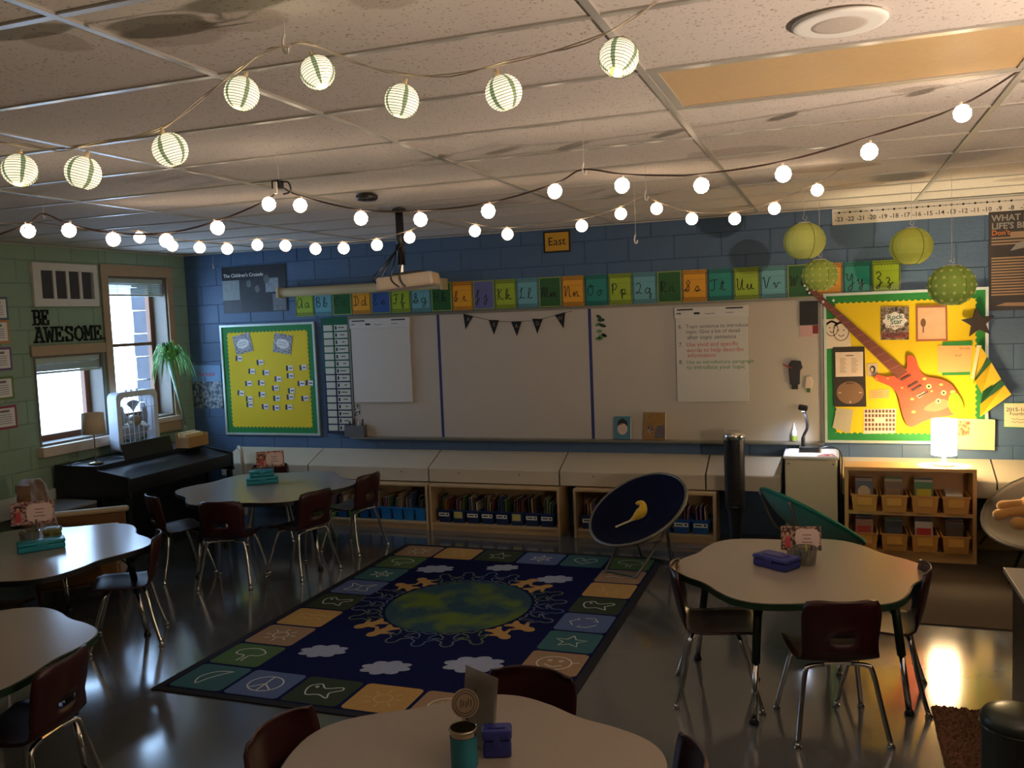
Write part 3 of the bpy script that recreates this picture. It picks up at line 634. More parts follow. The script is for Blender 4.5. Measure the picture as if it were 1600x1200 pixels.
# magnet objects on right panel
(x0, z0), (x1, z1) = W(1250, 508), W(1278, 470)
wcard('black_panel', 'plain black rectangle stuck at the top right of the whiteboard', 'card', x0, x1, z0, z1, BLACK, .02, t=.01)
wcard('pink_note', 'small pale pink note under the black rectangle', 'note', x0, x0+.1, z0-.1, z0-.005, paint(200, 160, 160), .019)
wcard('red_note', 'tiny dark red note under the black rectangle', 'note', x0+.1, x1, z0-.075, z0-.005, paint(120, 40, 50), .019)
cx, cz = W(1243, 582)
mg = thing('magnet_clip', 'dark grey magnetic clip figure with a red pen on the whiteboard', 'clip', (cx, WY-.03, cz-.12))
flat([(cx-.045, cz-.1), (cx+.035, cz-.1), (cx+.04, cz+.02), (cx+.06, cz+.04), (cx+.045, cz+.10), (cx-.03, cz+.105), (cx-.055, cz+.07), (cx-.05, cz+.02)], .018, .04).build('clip_body', mat('charcoal_rubber', (.02, .02, .022), .6), mg, bevel=.006)
MB().cyl((cx-.10, WY-.035, cz+.075), (cx-.03, WY-.045, cz+.04), .006, n=8).build('red_pen', paint(170, 60, 50), mg)
flat(rect(cx-.03, cx+.02, cz-.14, cz-.1), .018, .03).build('clip_tab', BLACK, mg)
cx, cz = W(1263, 597)
mg = thing('paper_magnet', 'small cream magnet with green tip near the bulletin board', 'magnet', (cx, WY-.03, cz-.06))
flat([(cx-.03, cz-.05), (cx+.03, cz-.05), (cx+.04, cz+.01), (cx+.02, cz+.05), (cx-.02, cz+.05)], .018, .03).build('magnet_body', paint(210, 190, 170), mg, bevel=.004)
flat(rect(cx-.012, cx+.015, cz-.085, cz-.05), .018, .026).build('green_tip', paint(60, 90, 40), mg)

# ------------------------------------------------ right bulletin board
rb = board('bulletin_board', 'bright yellow bulletin board with a big paper guitar', -.06, 1.165, .825, 2.075, 24, 24)
Z6 = lambda a, b2: W(1240+a/4.4444, 400+b2/4.4444)
def pxcard(name, label, cat, q, m, d=.016, t=.002, **k):
    P = [Z6(*p) for p in q]; cx = sum(p[0] for p in P)/4; cz = min(p[1] for p in P)
    o = thing(name, label, cat, (cx, WY-d, cz), **k); flat(P, d, d+t).build('sheet', m, o); return o, P
o, P = pxcard('face_drawing', 'white sheet with pencil drawing of two faces beside the guitar neck', 'drawing', [(225, 645), (400, 625), (375, 435), (200, 440)], paint(230, 214, 190))
b = MB()
for cx, cz, r in ((265, 505, 40), (330, 525, 50)):
    c_ = Z6(cx, cz); rr = r/4.444*.0053
    b.stroke(cr([(c_[0]+rr*math.cos(a), c_[1]+rr*1.25*math.sin(a)) for a in [k*PI/5 for k in range(11)]], 3), .006, WY-.0186); b.stroke(cr([(c_[0]-rr*.9, c_[1]+rr*.8), (c_[0], c_[1]+rr*1.3), (c_[0]+rr*.9, c_[1]+rr*.8)], 4), .018, WY-.0186)
    b.stroke(cr([(c_[0]-rr*.4, c_[1]-rr*.4), (c_[0], c_[1]-rr*.65), (c_[0]+rr*.4, c_[1]-rr*.4)], 4), .006, WY-.0186)
    for e in (-.35, .35): b.stroke([(c_[0]+rr*e-.006, c_[1]+rr*.2), (c_[0]+rr*e+.006, c_[1]+rr*.2)], .008, WY-.0186)
b.build('pencil_faces', mat('graphite', s(60, 56, 50), .7), o)
o, P = pxcard('rock_star_sign', 'black and white patterned sign reading Rock Star of the Week', 'sign', [(605, 582), (800, 580), (800, 352), (605, 352)], grain('chevron_card', s(40, 34, 30), s(150, 130, 110), 55, thr=.5), .016, .004)
c_ = Z6(702, 450); cx, cz = c_
flat([(cx+.085*math.cos(a)*(1+.1*math.cos(8*a)), cz+.068*math.sin(a)*(1+.1*math.cos(8*a))) for a in [k*PI/24 for k in range(48)]], .0205, .022).build('white_plaque', WHITE, o)
TL = mat('teal_print', s(50, 110, 110), .6)
wtext('Rock', .056, cx, cz+.03, WY-.0225, TL, o, bold=.02, ang=.08); wtext('Star', .056, cx+.01, cz-.008, WY-.0225, TL, o, bold=.02, ang=.08); wtext('of the Week', .03, cx, cz-.045, WY-.0225, paint(120, 100, 90), o, bold=.01)
a_, b_ = Z6(612, 570), Z6(795, 530); box(a_[0], b_[0], WY-.0212, WY-.0205, a_[1], b_[1]).build('red_stage_print', grain('stage_dots', s(150, 60, 50), s(60, 40, 34), 60, thr=.5), o)
o, P = pxcard('painted_tile', 'square tan painting with a dark red edge and a small tree', 'painting', [(850, 593), (1068, 588), (1063, 340), (847, 346)], mat('red_brown_edge', s(160, 92, 60), .6), .016, .008)
c_ = [Z6(*p) for p in [(862, 578), (1055, 574), (1050, 356), (860, 360)]]; flat(c_, .024, .0255).build('tan_field', grain('tan_wash', s(206, 160, 116), s(230, 190, 150), 12), o)
tx, tz = Z6(898, 480); b = MB(); b.stroke([(tx, tz-.06), (tx, tz)], .01, WY-.026); b.prism([(tx+.02*math.cos(a), tz+.02+.035*math.sin(a)) for a in [k*PI/6 for k in range(12)]], WY-.0262, WY-.0258); b.build('tree_print', paint(110, 76, 44), o)
# music player cut-out
o, P = pxcard('player_cutout', 'black paper music player with a grey dial and white song list', 'cutout', [(280, 1045), (505, 1045), (492, 628), (273, 632)], mat('black_paper', s(44, 36, 32), .7), .016, .004)
flat([Z6(*p) for p in [(292, 838), (482, 834), (482, 664), (290, 668)]], .0205, .022).build('song_list', paint(226, 206, 184), o)
lx, lz = Z6(388, 690); MB().stroke([(lx-.03+.01*j, lz+.004*(-1)**j) for j in range(7)], .007, WY-.0225).build('list_heading', BLACK, o)
b = MB()
for k in range(11):
    for q in (325, 405):
        a1 = Z6(q, 712+k*9.5); b.box(a1[0]-.005, a1[0]+.03+.008*((k*7+q) % 3), WY-.0225, WY-.022, a1[1], a1[1]+.0035)
b.build('song_lines', mat('grey_print', s(140, 120, 104), .7), o)['kind'] = 'stuff'
cx, cz = Z6(392, 948); flat([(cx+.106*math.cos(a), cz+.095*math.sin(a)) for a in [k*PI/16 for k in range(32)]], .0205, .022).build('dial', paint(128, 96, 70), o)
for dx, dz, tx_ in ((0, .078, 'MENU'), (-.08, 0, '<<'), (.08, 0, '>>'), (0, -.078, 'II')): wtext(tx_, .02, cx+dx, cz+dz, WY-.0225, WHITE if tx_ != 'MENU' else BLACK, o, bold=.02)
o, P = pxcard('portrait_photo', 'small black-and-white portrait photo beside the guitar', 'photo', [(512, 835), (588, 828), (582, 742), (508, 748)], paint(214, 190, 160))
cx, cz = Z6(548, 785); flat(el(cx, cz, .022, .03), .0182, .019).build('dark_hair', BLACK, o); flat(el(cx-.004, cz-.004, .012, .02), .0191, .0198).build('pale_face', paint(200, 176, 150), o)
o, P = pxcard('paper_note', 'orange-tinted scrap with faint handwriting under the portrait photo', 'note', [(525, 990), (660, 985), (665, 922), (528, 932)], paint(236, 180, 110))
b = MB(); 
for k in range(3): 
    a1 = Z6(540, 945+k*15); b.stroke(cr([(a1[0]+.02*q/1.2, a1[1]+.004*(-1)**q) for q in range(6)], 3), .003, WY-.0186)
b.build('handwriting', paint(190, 120, 80), o)
o, P = pxcard('letter_sheet', 'tilted grey-white sheet hanging at the lower left of guitar board', 'paper', [(270, 1190), (390, 1230), (415, 1065), (298, 1055)], paint(190, 180, 150), .017, .002)
o, P = pxcard('photo_grid_sheet', 'white sheet with rows of tiny class portraits', 'photo sheet', [(485, 1232), (705, 1228), (712, 1058), (488, 1062)], paint(238, 214, 190))
b = MB()
for r in range(5):
    for c_ in range(9):
        if r == 2 and 3 <= c_ <= 5: continue
        a1 = Z6(502+c_*24, 1076+r*31); b.box(a1[0]-.009, a1[0]+.009, WY-.0188, WY-.018, a1[1]-.012, a1[1]+.012)
b.build('portraits', paint(110, 76, 56), o)
# guitar
gt = thing('paper_guitar', 'large orange and pink paper guitar cut-out with brown neck', 'guitar', (Z6(800, 1180)[0], WY-.03, Z6(800, 1180)[1]))
bodyp = [(800, 685), (845, 710), (868, 780), (915, 835), (1010, 850), (1085, 885), (1122, 930), (1150, 975), (1172, 1020), (1165, 1075), (1080, 1105), (960, 1125), (880, 1155), (810, 1185), (770, 1140), (745, 1060), (722, 965), (680, 910), (620, 882), (560, 852), (580, 820), (640, 835), (700, 825), (745, 800), (785, 770), (783, 720)]
GP = cr([Z6(*p) for p in bodyp], 3, True)
def guitar_mat():
    m = mat('orange_pink_paint', s(210, 74, 46), .6, var=.0); N = m.node_tree.nodes; L = m.node_tree.links
    N['Noise Texture'].inputs['Scale'].default_value = 4; N['Mix'].inputs['A'].default_value = (*s(200, 58, 34), 1); N['Mix'].inputs['B'].default_value = (*s(214, 104, 66), 1); return m
flat(GP, .028, .042).build('body', guitar_mat(), gt)
flat(cr([Z6(*p) for p in [(1080, 960), (1130, 950), (1172, 1020), (1165, 1072), (1110, 1095), (1070, 1040)]], 3, True), .0422, .0432).build('green_horn', paint(130, 190, 20), gt)
flat([Z6(*p) for p in [(95, 232), (150, 235), (790, 800), (720, 850), (690, 815)]], .0435, .050).build('neck', mat('brown_neck', s(122, 62, 44), .55), gt)
b = MB()
for k in range(5):
    p0 = Z6(105+11*k, 236); p1 = Z6(840+14*k, 970-13*k); b.stroke([p0, p1], .003, WY-.0508)
b.build('strings', mat('string_grey', s(70, 44, 36), .5), gt)
for k in range(12):
    b = MB(); f = (k+1)/13; c0 = (105+(705-105)*f, 238+(835-238)*f); c1 = (150+(785-150)*f, 236+(795-236)*f); b.stroke([Z6(*c0), Z6(*c1)], .004, WY-.0505); b.build('fret', mat('fret_tan', s(170, 110, 84), .4), gt)
b = MB()
for q in (740, 790, 815, 860): b.stroke([Z6(q, 860+(q-740)*.95), Z6(q+70, 822+(q-740)*.95)], .014, WY-.0506)
b.build('pickups', mat('pickup_black', s(50, 30, 26), .5), gt)
flat([Z6(*p) for p in [(850, 965), (905, 935), (915, 950), (865, 985)]], .0432, .05).build('bridge', mat('bridge_silver', s(210, 180, 150), .4, .3), gt)
for k, (a, c_) in enumerate([(935, 902), (1037, 946), (1000, 1003)]):
    cx, cz = Z6(a, c_); flat(el(cx, cz, .02, .02), .0432, .046).build('knob', paint(250, 220, 150), gt); flat(el(cx, cz, .009, .009), .0461, .048).build('knob_centre', BLACK, gt)
for a, c_, r in ((905, 850, .016), (1020, 890, .014), (820, 990, .014), (830, 1078, .016), (750, 912, .010), (955, 935, .010), (1100, 940, .02), (652, 848, .009), (575, 850, .008)):
    cx, cz = Z6(a, c_); MB().prism(el(cx, cz, r, r*.7), WY-.0432, WY-.0422).build('yellow_dot', paint(246, 190, 100), gt)
flat(cr([Z6(*p) for p in [(900, 1060), (960, 1010), (1040, 990), (1085, 1020), (1060, 1050), (980, 1075)]], 3, True), .0421, .0428).build('pickguard', paint(236, 130, 90), gt)
for k in range(5):
    for sx in ((78, 205), (95, 232), (110, 256), (205, 318), (275, 308))[k:k+1]:
        cx, cz = Z6(*sx); MB().ball((cx, WY-.05, cz), .011).build('tuning_peg', WHITE, gt)
# star, envelope, ribbon
def starp(cx, cz, R_, r_, a0=PI/2): return [(cx+(R_ if k % 2 == 0 else r_)*math.cos(a0+k*PI/5), cz+(R_ if k % 2 == 0 else r_)*math.sin(a0+k*PI/5)) for k in range(10)]
cx, cz = Z6(1276, 462); flat(starp(cx, cz, .125, .055, PI/2+.1), .03, .05).one('paper_star', mat('charcoal_star', s(42, 34, 30), .6), 'black five-pointed paper star at the upper right of guitar board', 'star', bevel=.003)
o, P = pxcard('envelope_sheet', 'orange-pink sheet with handwriting on green backing by the ribbon', 'paper', [(1000, 808), (1225, 802), (1240, 620), (998, 622)], paint(240, 186, 120), .020)
flat([Z6(*p) for p in [(1030, 828), (1222, 824), (1238, 588), (1030, 598)]], .016, .0195).build('green_backing', BGREEN, o)
for k, q in enumerate(((1190, 640), (1160, 690))): 
    a1 = Z6(*q); MB().stroke([(a1[0]-.04+.01*j, a1[1]+.008*(-1)**j) for j in range(8-3*k)], .005, WY-.0228).build('handwriting', paint(150, 100, 60), o)
rbn = thing('striped_ribbon', 'yellow and green striped paper ribbon hanging over the board edge', 'ribbon', (Z6(1380, 1100)[0], WY-.05, Z6(1380, 1100)[1]))
def strip3(name, q, m, d):
    P = [Z6(*p) for p in q]; n = len(P)//2; b = MB()
    for i in range(n-1):
        a, b2, c_, e = P[i], P[i+1], P[-2-i], P[-1-i]
        b.add([(a[0], WY-d-.02*math.sin(i*1.7), a[1]), (b2[0], WY-d-.02*math.sin((i+1)*1.7), b2[1]), (c_[0], WY-d-.045*math.cos((i+1)), c_[1]), (e[0], WY-d-.045*math.cos(i), e[1])], [(0, 1, 2, 3)])
    b.build(name, m, rbn, solid=.003)
RY, RG = mat('ribbon_yellow', s(220, 186, 40), .55), mat('ribbon_green', s(30, 84, 52), .55)
strip3('yellow_band', [(1290, 625), (1335, 690), (1255, 850), (1235, 885)], RY, .05); strip3('green_stripe', [(1330, 690), (1365, 735), (1250, 860), (1245, 850)], RG, .052)
strip3('yellow_band', [(1365, 735), (1430, 850), (1300, 950), (1250, 860)], RY, .05); strip3('green_stripe', [(1430, 850), (1455, 890), (1285, 1025), (1300, 930)], RG, .052)
strip3('yellow_band', [(1455, 890), (1500, 955), (1285, 1110), (1283, 1020)], RY, .05)
flat([Z6(*p) for p in [(1225, 850), (1245, 850), (1300, 620), (1265, 618)]], .045, .05).build('white_clip_strip', paint(240, 220, 180), rbn)
# poster under lamp, card on right
def px5(a, b2): return W(1280+a/5, 560+b2/5)
P = [px5(*p) for p in [(1080, 705), (1365, 712), (1370, 475), (1075, 465)]]
o = thing('wall_sheet', 'cream printed sheet taped to the wall behind the glowing lamp', 'poster', (P[0][0]+.1, WY-.03, P[0][1])); flat(P, .026, .029).build('sheet', paint(240, 214, 150), o)
flat([px5(*p) for p in [(1085, 600), (1170, 600), (1175, 488), (1085, 485)]], .0292, .030).build('red_picture', grain('red_pic', s(170, 84, 50), s(220, 160, 110), 40, thr=.5), o)
b = MB()
for k in range(7): a1 = px5(1195, 505+k*22); b.box(a1[0], a1[0]+.12, WY-.0298, WY-.029, a1[1], a1[1]+.003)
b.build('text_lines', paint(214, 180, 110), o)
P = [px5(*p) for p in [(1440, 538), (1640, 545), (1640, 345), (1440, 345)]]
o = thing('class_card', 'cream card edged in green reading 2015-16 Fourth Grade at the right edge', 'card', (P[0][0]+.1, WY-.01, P[0][1])); flat(P, .006, .009).build('sheet', BGREEN, o)
flat([px5(*p) for p in [(1443, 532), (1640, 538), (1640, 350), (1443, 350)]], .0091, .011).build('cream_face', paint(236, 224, 180), o)
a1 = px5(1458, 400); wtext('2015-16', .042, a1[0], a1[1], WY-.0115, BLACK, o, 'LEFT', .005); a1 = px5(1485, 432); wtext('Fourth Grade', .036, a1[0], a1[1], WY-.0115, BLACK, o, 'LEFT', .003)
b = MB(); 
for k in range(2): a1 = px5(1500, 470+k*22); b.stroke(cr([(a1[0]+.02*q, a1[1]+.004*(-1)**q-.002*q) for q in range(8)], 3), .003, WY-.0115)
b.build('scribble', BLACK, o)
# number line
nl = thing('number_line', 'white number line strip of negative numbers along the top of the wall', 'number line', (1.0, WY-.003, 2.64))
x0, zt = W(1300, 322); x0n, zb = W(1301, 345)
NZ1, NZ0 = CZ-.015, CZ-.145
box(x0, 2.4, WY-.006, WY-.003, NZ0, NZ1).build('strip', mat('number_strip', s(240, 232, 220), .5, var=.02), nl)
xs = W(1311, 330)[0]; xe = W(1580, 318)[0]; dx = (xe-xs)/15
b = MB(); b.box(x0+.01, 2.39, WY-.0066, WY-.006, NZ1-.034, NZ1-.031)
for k in range(31): b.prism(el(xs+.5*dx*k, NZ1-.0325, .009 if k % 2 == 0 else .003, .009 if k % 2 == 0 else .006, 10), WY-.007, WY-.006)
b.build('scale_line', BLACK, nl)
for k in range(17): wtext('%d' % (-23+k) if -23+k else '0', .05, xs+k*dx, NZ1-.088, WY-.0068, BLACK, nl, bold=.008, name='numeral')
# poster at the right edge
x0, z0 = W(1544, 486); _, z1 = W(1542, 332); x1 = x0+.55
o = thing('blueprint_poster', "dark poster headed WHAT IS LIFE'S BLUEPRINT at the right edge", 'poster', ((x0+x1)/2, WY-.004, z0))
box(x0, x1, WY-.007, WY-.004, z0, z1).build('sheet', grain('poster_black', s(30, 26, 24), s(62, 54, 48), 6), o)
h = z1-z0; GRY = mat('poster_grey_ink', s(150, 146, 140), .6); TAN = mat('poster_tan_ink', s(170, 140, 110), .6)
wtext('WHAT IS YOUR', .066, x0+.02, z1-.055*h-.01, WY-.0075, GRY, o, 'LEFT', .03); wtext("LIFE'S BLUEPRINT?", .066, x0+.02, z1-.135*h-.01, WY-.0075, GRY, o, 'LEFT', .03); wtext("Don't", .055, x0+.02, z1-.215*h, WY-.0075, paint(210, 120, 60), o, 'LEFT', .02)
b = MB()
for k in range(20):
    f = .21+.016*k if k < 6 else .46+.0285*(k-6)
    if k in (4, 5): f = .29+.03*(k-4)
    xa = x0+.15 if k < 3 else x0+.02; b.box(xa, x1-.03-.05*((k*5) % 4), WY-.0075, WY-.007, z1-f*h-.012, z1-f*h)
b.build('text_lines', TAN, o)
flat([(x0+.15, z0+.6*h), (x0+.3, z0+.64*h), (x0+.27, z0+.7*h), (x0+.2, z0+.68*h)], .007, .0076).build('grey_figure_print', GRY, o)
flat([(x0+.05, z0+.05*h), (x0+.25, z0+.04*h), (x0+.28, z0+.075*h), (x0+.12, z0+.08*h)], .007, .0076).build('tan_figure_print', TAN, o)

# ================================================================= LEFT WALL ITEMS
# white frame with four dark panes
a, c = onX(46, 411), onX(152, 477); y0, y1, z0, z1 = a.y, c.y, 2.235, 2.625
fr = thing('wall_frame', 'white wall frame with four dark panes above the BE AWESOME letters', 'frame', (LX, (y0+y1)/2, z0))
WF = mat('white_wood_frame', s(216, 212, 200), .55); e = .085
b = MB(); b.box(LX, LX+.03, y0, y1, z0, z0+e*.8); b.box(LX, LX+.03, y0, y1, z1-e*.8, z1); b.box(LX, LX+.03, y0, y0+e, z0+e*.8, z1-e*.8); b.box(LX, LX+.03, y1-e*.6, y1, z0+e*.8, z1-e*.8); b.build('outer_frame', WF, fr, bevel=.004)
n = 4; pw = (y1-y0-1.6*e)/n
for k in range(n):
    ya = y0+e+k*pw; box(LX, LX+.008, ya+.015, ya+pw-.015, z0+e*.8, z1-e*.8).build('dark_pane', mat('smoke_pane', s(74, 70, 66), .25), fr)
    if k: box(LX, LX+.022, ya-.015, ya+.015, z0+e*.8, z1-e*.8).build('muntin', WF, fr)
# slab-serif wall letters
SER = {'B': [[(0, 0), (.5, 0), (.72, .12), (.72, .38), (.5, .52), (.15, .52)], [(.5, .52), (.66, .62), (.66, .88), (.48, 1), (0, 1)], [(.15, 0), (.15, 1)]], 'E': [[(0, 0), (.7, 0), (.7, .25)], [(0, 1), (.68, 1), (.68, .78)], [(.15, 0), (.15, 1)], [(.15, .5), (.45, .5), (.45, .62), (.45, .38)]],
 'A': [[(.12, 0), (.4, 1), (.48, 1), (.74, 0)], [(.24, .34), (.62, .34)], [(0, 0), (.28, 0)], [(.56, 0), (.86, 0)], [(.22, 1), (.45, 1)]], 'W': [[(.08, 1), (.22, 0), (.42, .72), (.62, 0), (.78, 1)], [(-.03, 1), (.24, 1)], [(.62, 1), (.9, 1)]], 'S': [[(.68, .98), (.66, .75), (.55, .98), (.2, 1), (.1, .75), (.3, .57), (.6, .45), (.72, .25), (.6, .02), (.25, 0), (.12, .25), (.1, 0)]],
 'O': [[(.4, 1), (.12, .85), (.03, .5), (.12, .15), (.4, 0), (.68, .15), (.77, .5), (.68, .85), (.4, 1)]], 'M': [[(.1, 0), (.1, 1), (.4, .35), (.7, 1), (.7, 0)], [(-.02, 0), (.24, 0)], [(.56, 0), (.84, 0)], [(-.02, 1), (.14, 1)], [(.66, 1), (.84, 1)]], '.': [[(.05, .04), (.16, .04)]]}
lt = thing('wall_letters', 'black slab-serif letters reading BE AWESOME. on the green wall', 'sign', (LX, 6.2, 1.9))
LB = mat('black_letter', (.006, .01, .008), .7)
def put_word(word, y0, y1, z0, h):
    n = sum(.2 if ch == '.' else .92 for ch in word); u = (y1-y0)/n; y = y0
    for ch in word:
        b = MB()
        for st in SER[ch]:
            P = [(y+p[0]*u, z0+p[1]*h) for p in st]
            for i in range(len(P)-1):
                p, q = Vector(P[i]), Vector(P[i+1]); t = (q-p).normalized()*.008; nv = Vector((-t.y, t.x)).normalized()*.0082
                b.prism([tuple(p-t+nv), tuple(p-t-nv), tuple(q+t-nv), tuple(q+t+nv)], LX, LX+.012, 'x')
        b.build('letter', LB, lt); y += (.2 if ch == '.' else .92)*u
put_word('BE', 5.845, 6.02, 2.08, .12); put_word('AWESOME.', 5.84, 6.64, 1.925, .125)
# bordered papers
cols = [(90, 110, 120), (200, 140, 80), (120, 90, 130), (110, 130, 70), (150, 60, 90)]
names = ['slate blue', 'orange', 'purple', 'olive green', 'magenta']
yr = [(12, 482), (14, 518), (18, 560), (21, 605), (26, 650)]
for k in range(5):
    c_ = onX(*yr[k]); y1 = c_.y; zc = c_.z; hh = .098; y0 = y1-.34
    o = thing('wall_paper_sheet', 'printed sheet with %s border on the green wall at the left edge' % names[k], 'paper', (LX, y1-.17, zc-hh), group='bordered sheets on the green wall')
    box(LX, LX+.004, y0, y1, zc-hh, zc+hh).build('border', paint(*cols[k]), o)
    box(LX+.004, LX+.006, y0+.02, y1-.02, zc-hh+.02, zc+hh-.02).build('sheet', WHITE, o)
    b = MB(); b.box(LX+.006, LX+.0066, y1-.16, y1-.07, zc+hh-.055, zc+hh-.035)
    for q in range(5): b.box(LX+.006, LX+.0066, y1-.18, y1-.05, zc+.02-q*.018, zc+.025-q*.018)
    b.build('printed_lines', mat('faint_print', s(130, 116, 116), .7), o)

# ================================================================= CEILING ITEMS
# troffer
tx0, ty0 = GX+1*S4, GY+2*S2
tr = thing('ceiling_light', 'unlit fluorescent ceiling panel with prismatic diffuser coloured amber as if lamplit', 'ceiling light', (tx0+S4/2, ty0+S2/2, CZ))
box(tx0+.045, tx0+S4-.03, ty0+.03, ty0+S2-.03, CZ+.006, CZ+.012).build('diffuser', mat('prismatic_diffuser', s(222, 186, 130), .35, var=.08, scale=40, bump=.5), tr)  # amber of the lamplight falling on it is put into the base colour
b = MB(); b.box(tx0+.012, tx0+.045, ty0+.012, ty0+S2-.012, CZ, CZ+.02); b.box(tx0+S4-.03, tx0+S4-.012, ty0+.012, ty0+S2-.012, CZ, CZ+.02); b.box(tx0+.045, tx0+S4-.03, ty0+.012, ty0+.03, CZ, CZ+.02); b.box(tx0+.045, tx0+S4-.03, ty0+S2-.03, ty0+S2-.012, CZ, CZ+.02); b.build('frame', TBAR, tr)
# speaker
spk = thing('ceiling_speaker', 'round white ceiling speaker near the top right', 'speaker', (.03, 2.70, CZ-.02))
MB().lathe([(.128, .020), (.128, .014), (.122, .010), (.108, .010)], (.03, 2.70, CZ-.02), 36).build('rim', WHITE, spk, smooth=True)
MB().lathe([(.108, .012), (.06, .009), (0, .008)], (.03, 2.70, CZ-.02), 36).build('grille', mat('speaker_mesh', s(196, 186, 176), .6, scale=120, var=.2), spk, smooth=True)
# black detector
c_ = onZ(573, 303, CZ); dt = thing('ceiling_sensor', 'round black sensor on the ceiling left of the projector pole', 'sensor', (c_.x, c_.y, CZ-.04))
MB().lathe([(.055, 0), (.068, .012), (.068, .03), (.05, .038)], (c_.x, c_.y, CZ-.04), 20).build('housing', BLKPL, dt, smooth=True); MB().lathe([(.03, -.004), (.03, .002)], (c_.x, c_.y, CZ-.04), 14).build('lens_ring', DKMET, dt)
# vent plate near far wall
# hooks on fishing line
LINE = mat('nylon_line', s(214, 206, 196), .3); CLIP = mat('white_clip', s(224, 216, 206), .4)
def hook(px_, pyt, pyb, label):
    c_ = onZ(px_, pyt, CZ); z = onY(px_, pyb, c_.y).z
    o = thing('ceiling_hook', label, 'hook', (c_.x, c_.y, z-.03))
    MB().tube([(c_.x, c_.y, CZ-.003), (c_.x, c_.y, z)], .0012, 4).build('line', LINE, o)
    MB().tube(cr([(c_.x, c_.y, z+.02), (c_.x-.006, c_.y, z), (c_.x-.004, c_.y, z-.025), (c_.x+.006, c_.y, z-.028), (c_.x+.01, c_.y, z-.012)], 4), .0035, 6).build('clip', CLIP, o)
    return c_, z
hook(443, 30, 66, 'white clip on a line holding the front lantern string'); hook(910, 190, 262, 'white clip on a line holding the dark middle string at centre')
hook(990, 258, 372, 'empty white clip dangling on a line over the whiteboard'); hook(67, 318, 334, 'white clip holding the dark string near the left edge')
hook(332, 395, 415, 'white clip dangling near the corner of the blue wall'); hook(1008, 250, 304, 'white clip holding the far lantern string at centre right')
c_ = dep(436, 290, 4.0); pg = thing('power_adapter', 'black plug adapter with white clip on the middle light string', 'adapter', (c_.x, c_.y, c_.z-.04))
box(c_.x-.03, c_.x+.015, c_.y-.02, c_.y+.02, c_.z-.015, c_.z+.025).build('plug_body', BLKPL, pg, bevel=.006); box(c_.x-.012, c_.x+.006, c_.y-.03, c_.y-.02, c_.z-.04, c_.z+.015).build('white_clip', CLIP, pg, bevel=.003)
MB().tube(cr([c_+Vector((.01, 0, .015)), c_+Vector((.05, .0, .01)), c_+Vector((.06, 0, -.03)), c_+Vector((.02, 0, -.04))], 5), .004, 6).build('cord_loop', BLKPL, pg)
MB().tube([(c_.x, c_.y, c_.z+.02), (c_.x, c_.y, CZ)], .0015, 5).build('line', LINE, pg)

# ---- string lights
def lantern_mat(name, col, st, stripes, dark, thr=1.0, amp=1.0, nsc=60):
    m = bpy.data.materials.new(name); m.use_nodes = True; nt = m.node_tree; N = nt.nodes; L = nt.links; b = N['Principled BSDF']
    tc = N.new('ShaderNodeTexCoord'); sep = N.new('ShaderNodeSeparateXYZ'); L.new(tc.outputs['Object'], sep.inputs[0])
    at = N.new('ShaderNodeMath'); at.operation = 'ARCTAN2'; L.new(sep.outputs['X'], at.inputs[0]); L.new(sep.outputs['Y'], at.inputs[1])
    ml = N.new('ShaderNodeMath'); ml.operation = 'MULTIPLY'; ml.inputs[1].default_value = stripes; L.new(at.outputs[0], ml.inputs[0])
    sn = N.new('ShaderNodeMath'); sn.operation = 'SINE'; L.new(ml.outputs[0], sn.inputs[0])
    no = N.new('ShaderNodeTexNoise'); no.inputs['Scale'].default_value = 60; L.new(tc.outputs['Object'], no.inputs['Vector'])
    ad = N.new('ShaderNodeMath'); ad.operation = 'MULTIPLY_ADD'; ad.inputs[1].default_value = .5; L.new(no.outputs['Fac'], ad.inputs[0]); no.inputs['Scale'].default_value = nsc
    m2 = N.new('ShaderNodeMath'); m2.operation = 'MULTIPLY'; m2.inputs[1].default_value = amp; L.new(sn.outputs[0], m2.inputs[0]); L.new(m2.outputs[0], ad.inputs[2])
    r = N.new('ShaderNodeMapRange'); r.inputs['From Min'].default_value = thr; r.inputs['From Max'].default_value = thr+.06; L.new(ad.outputs[0], r.inputs['Value'])
    mx = N.new('ShaderNodeMix'); mx.data_type = 'RGBA'; mx.inputs['A'].default_value = (*col, 1); mx.inputs['B'].default_value = (*[c*dark for c in (.55, .7, .35)], 1); L.new(r.outputs[0], mx.inputs['Factor'])
    L.new(mx.outputs['Result'], b.inputs['Base Color']); L.new(mx.outputs['Result'], b.inputs['Emission Color']); b.inputs['Emission Strength'].default_value = st
    return m
LM1 = lantern_mat('plaid_paper_lit', (1, .88, .60), LAN_FRONT, 5, .30)
LM2 = lantern_mat('knobbly_paper_lit', (1, .80, .60), LAN_MID, 7, .012, .315, .04, 75)
LM3 = lantern_mat('small_paper_lit', (1, .79, .56), LAN_FAR, 6, .03, .33, .06, 60)
RIB = mat('lantern_rib_wire', s(120, 120, 96), .6)
HOT = mat('lit_opening', (1, .85, .55), .6, emit=14)
SOCK = mat('socket_plastic', s(170, 150, 130), .5)
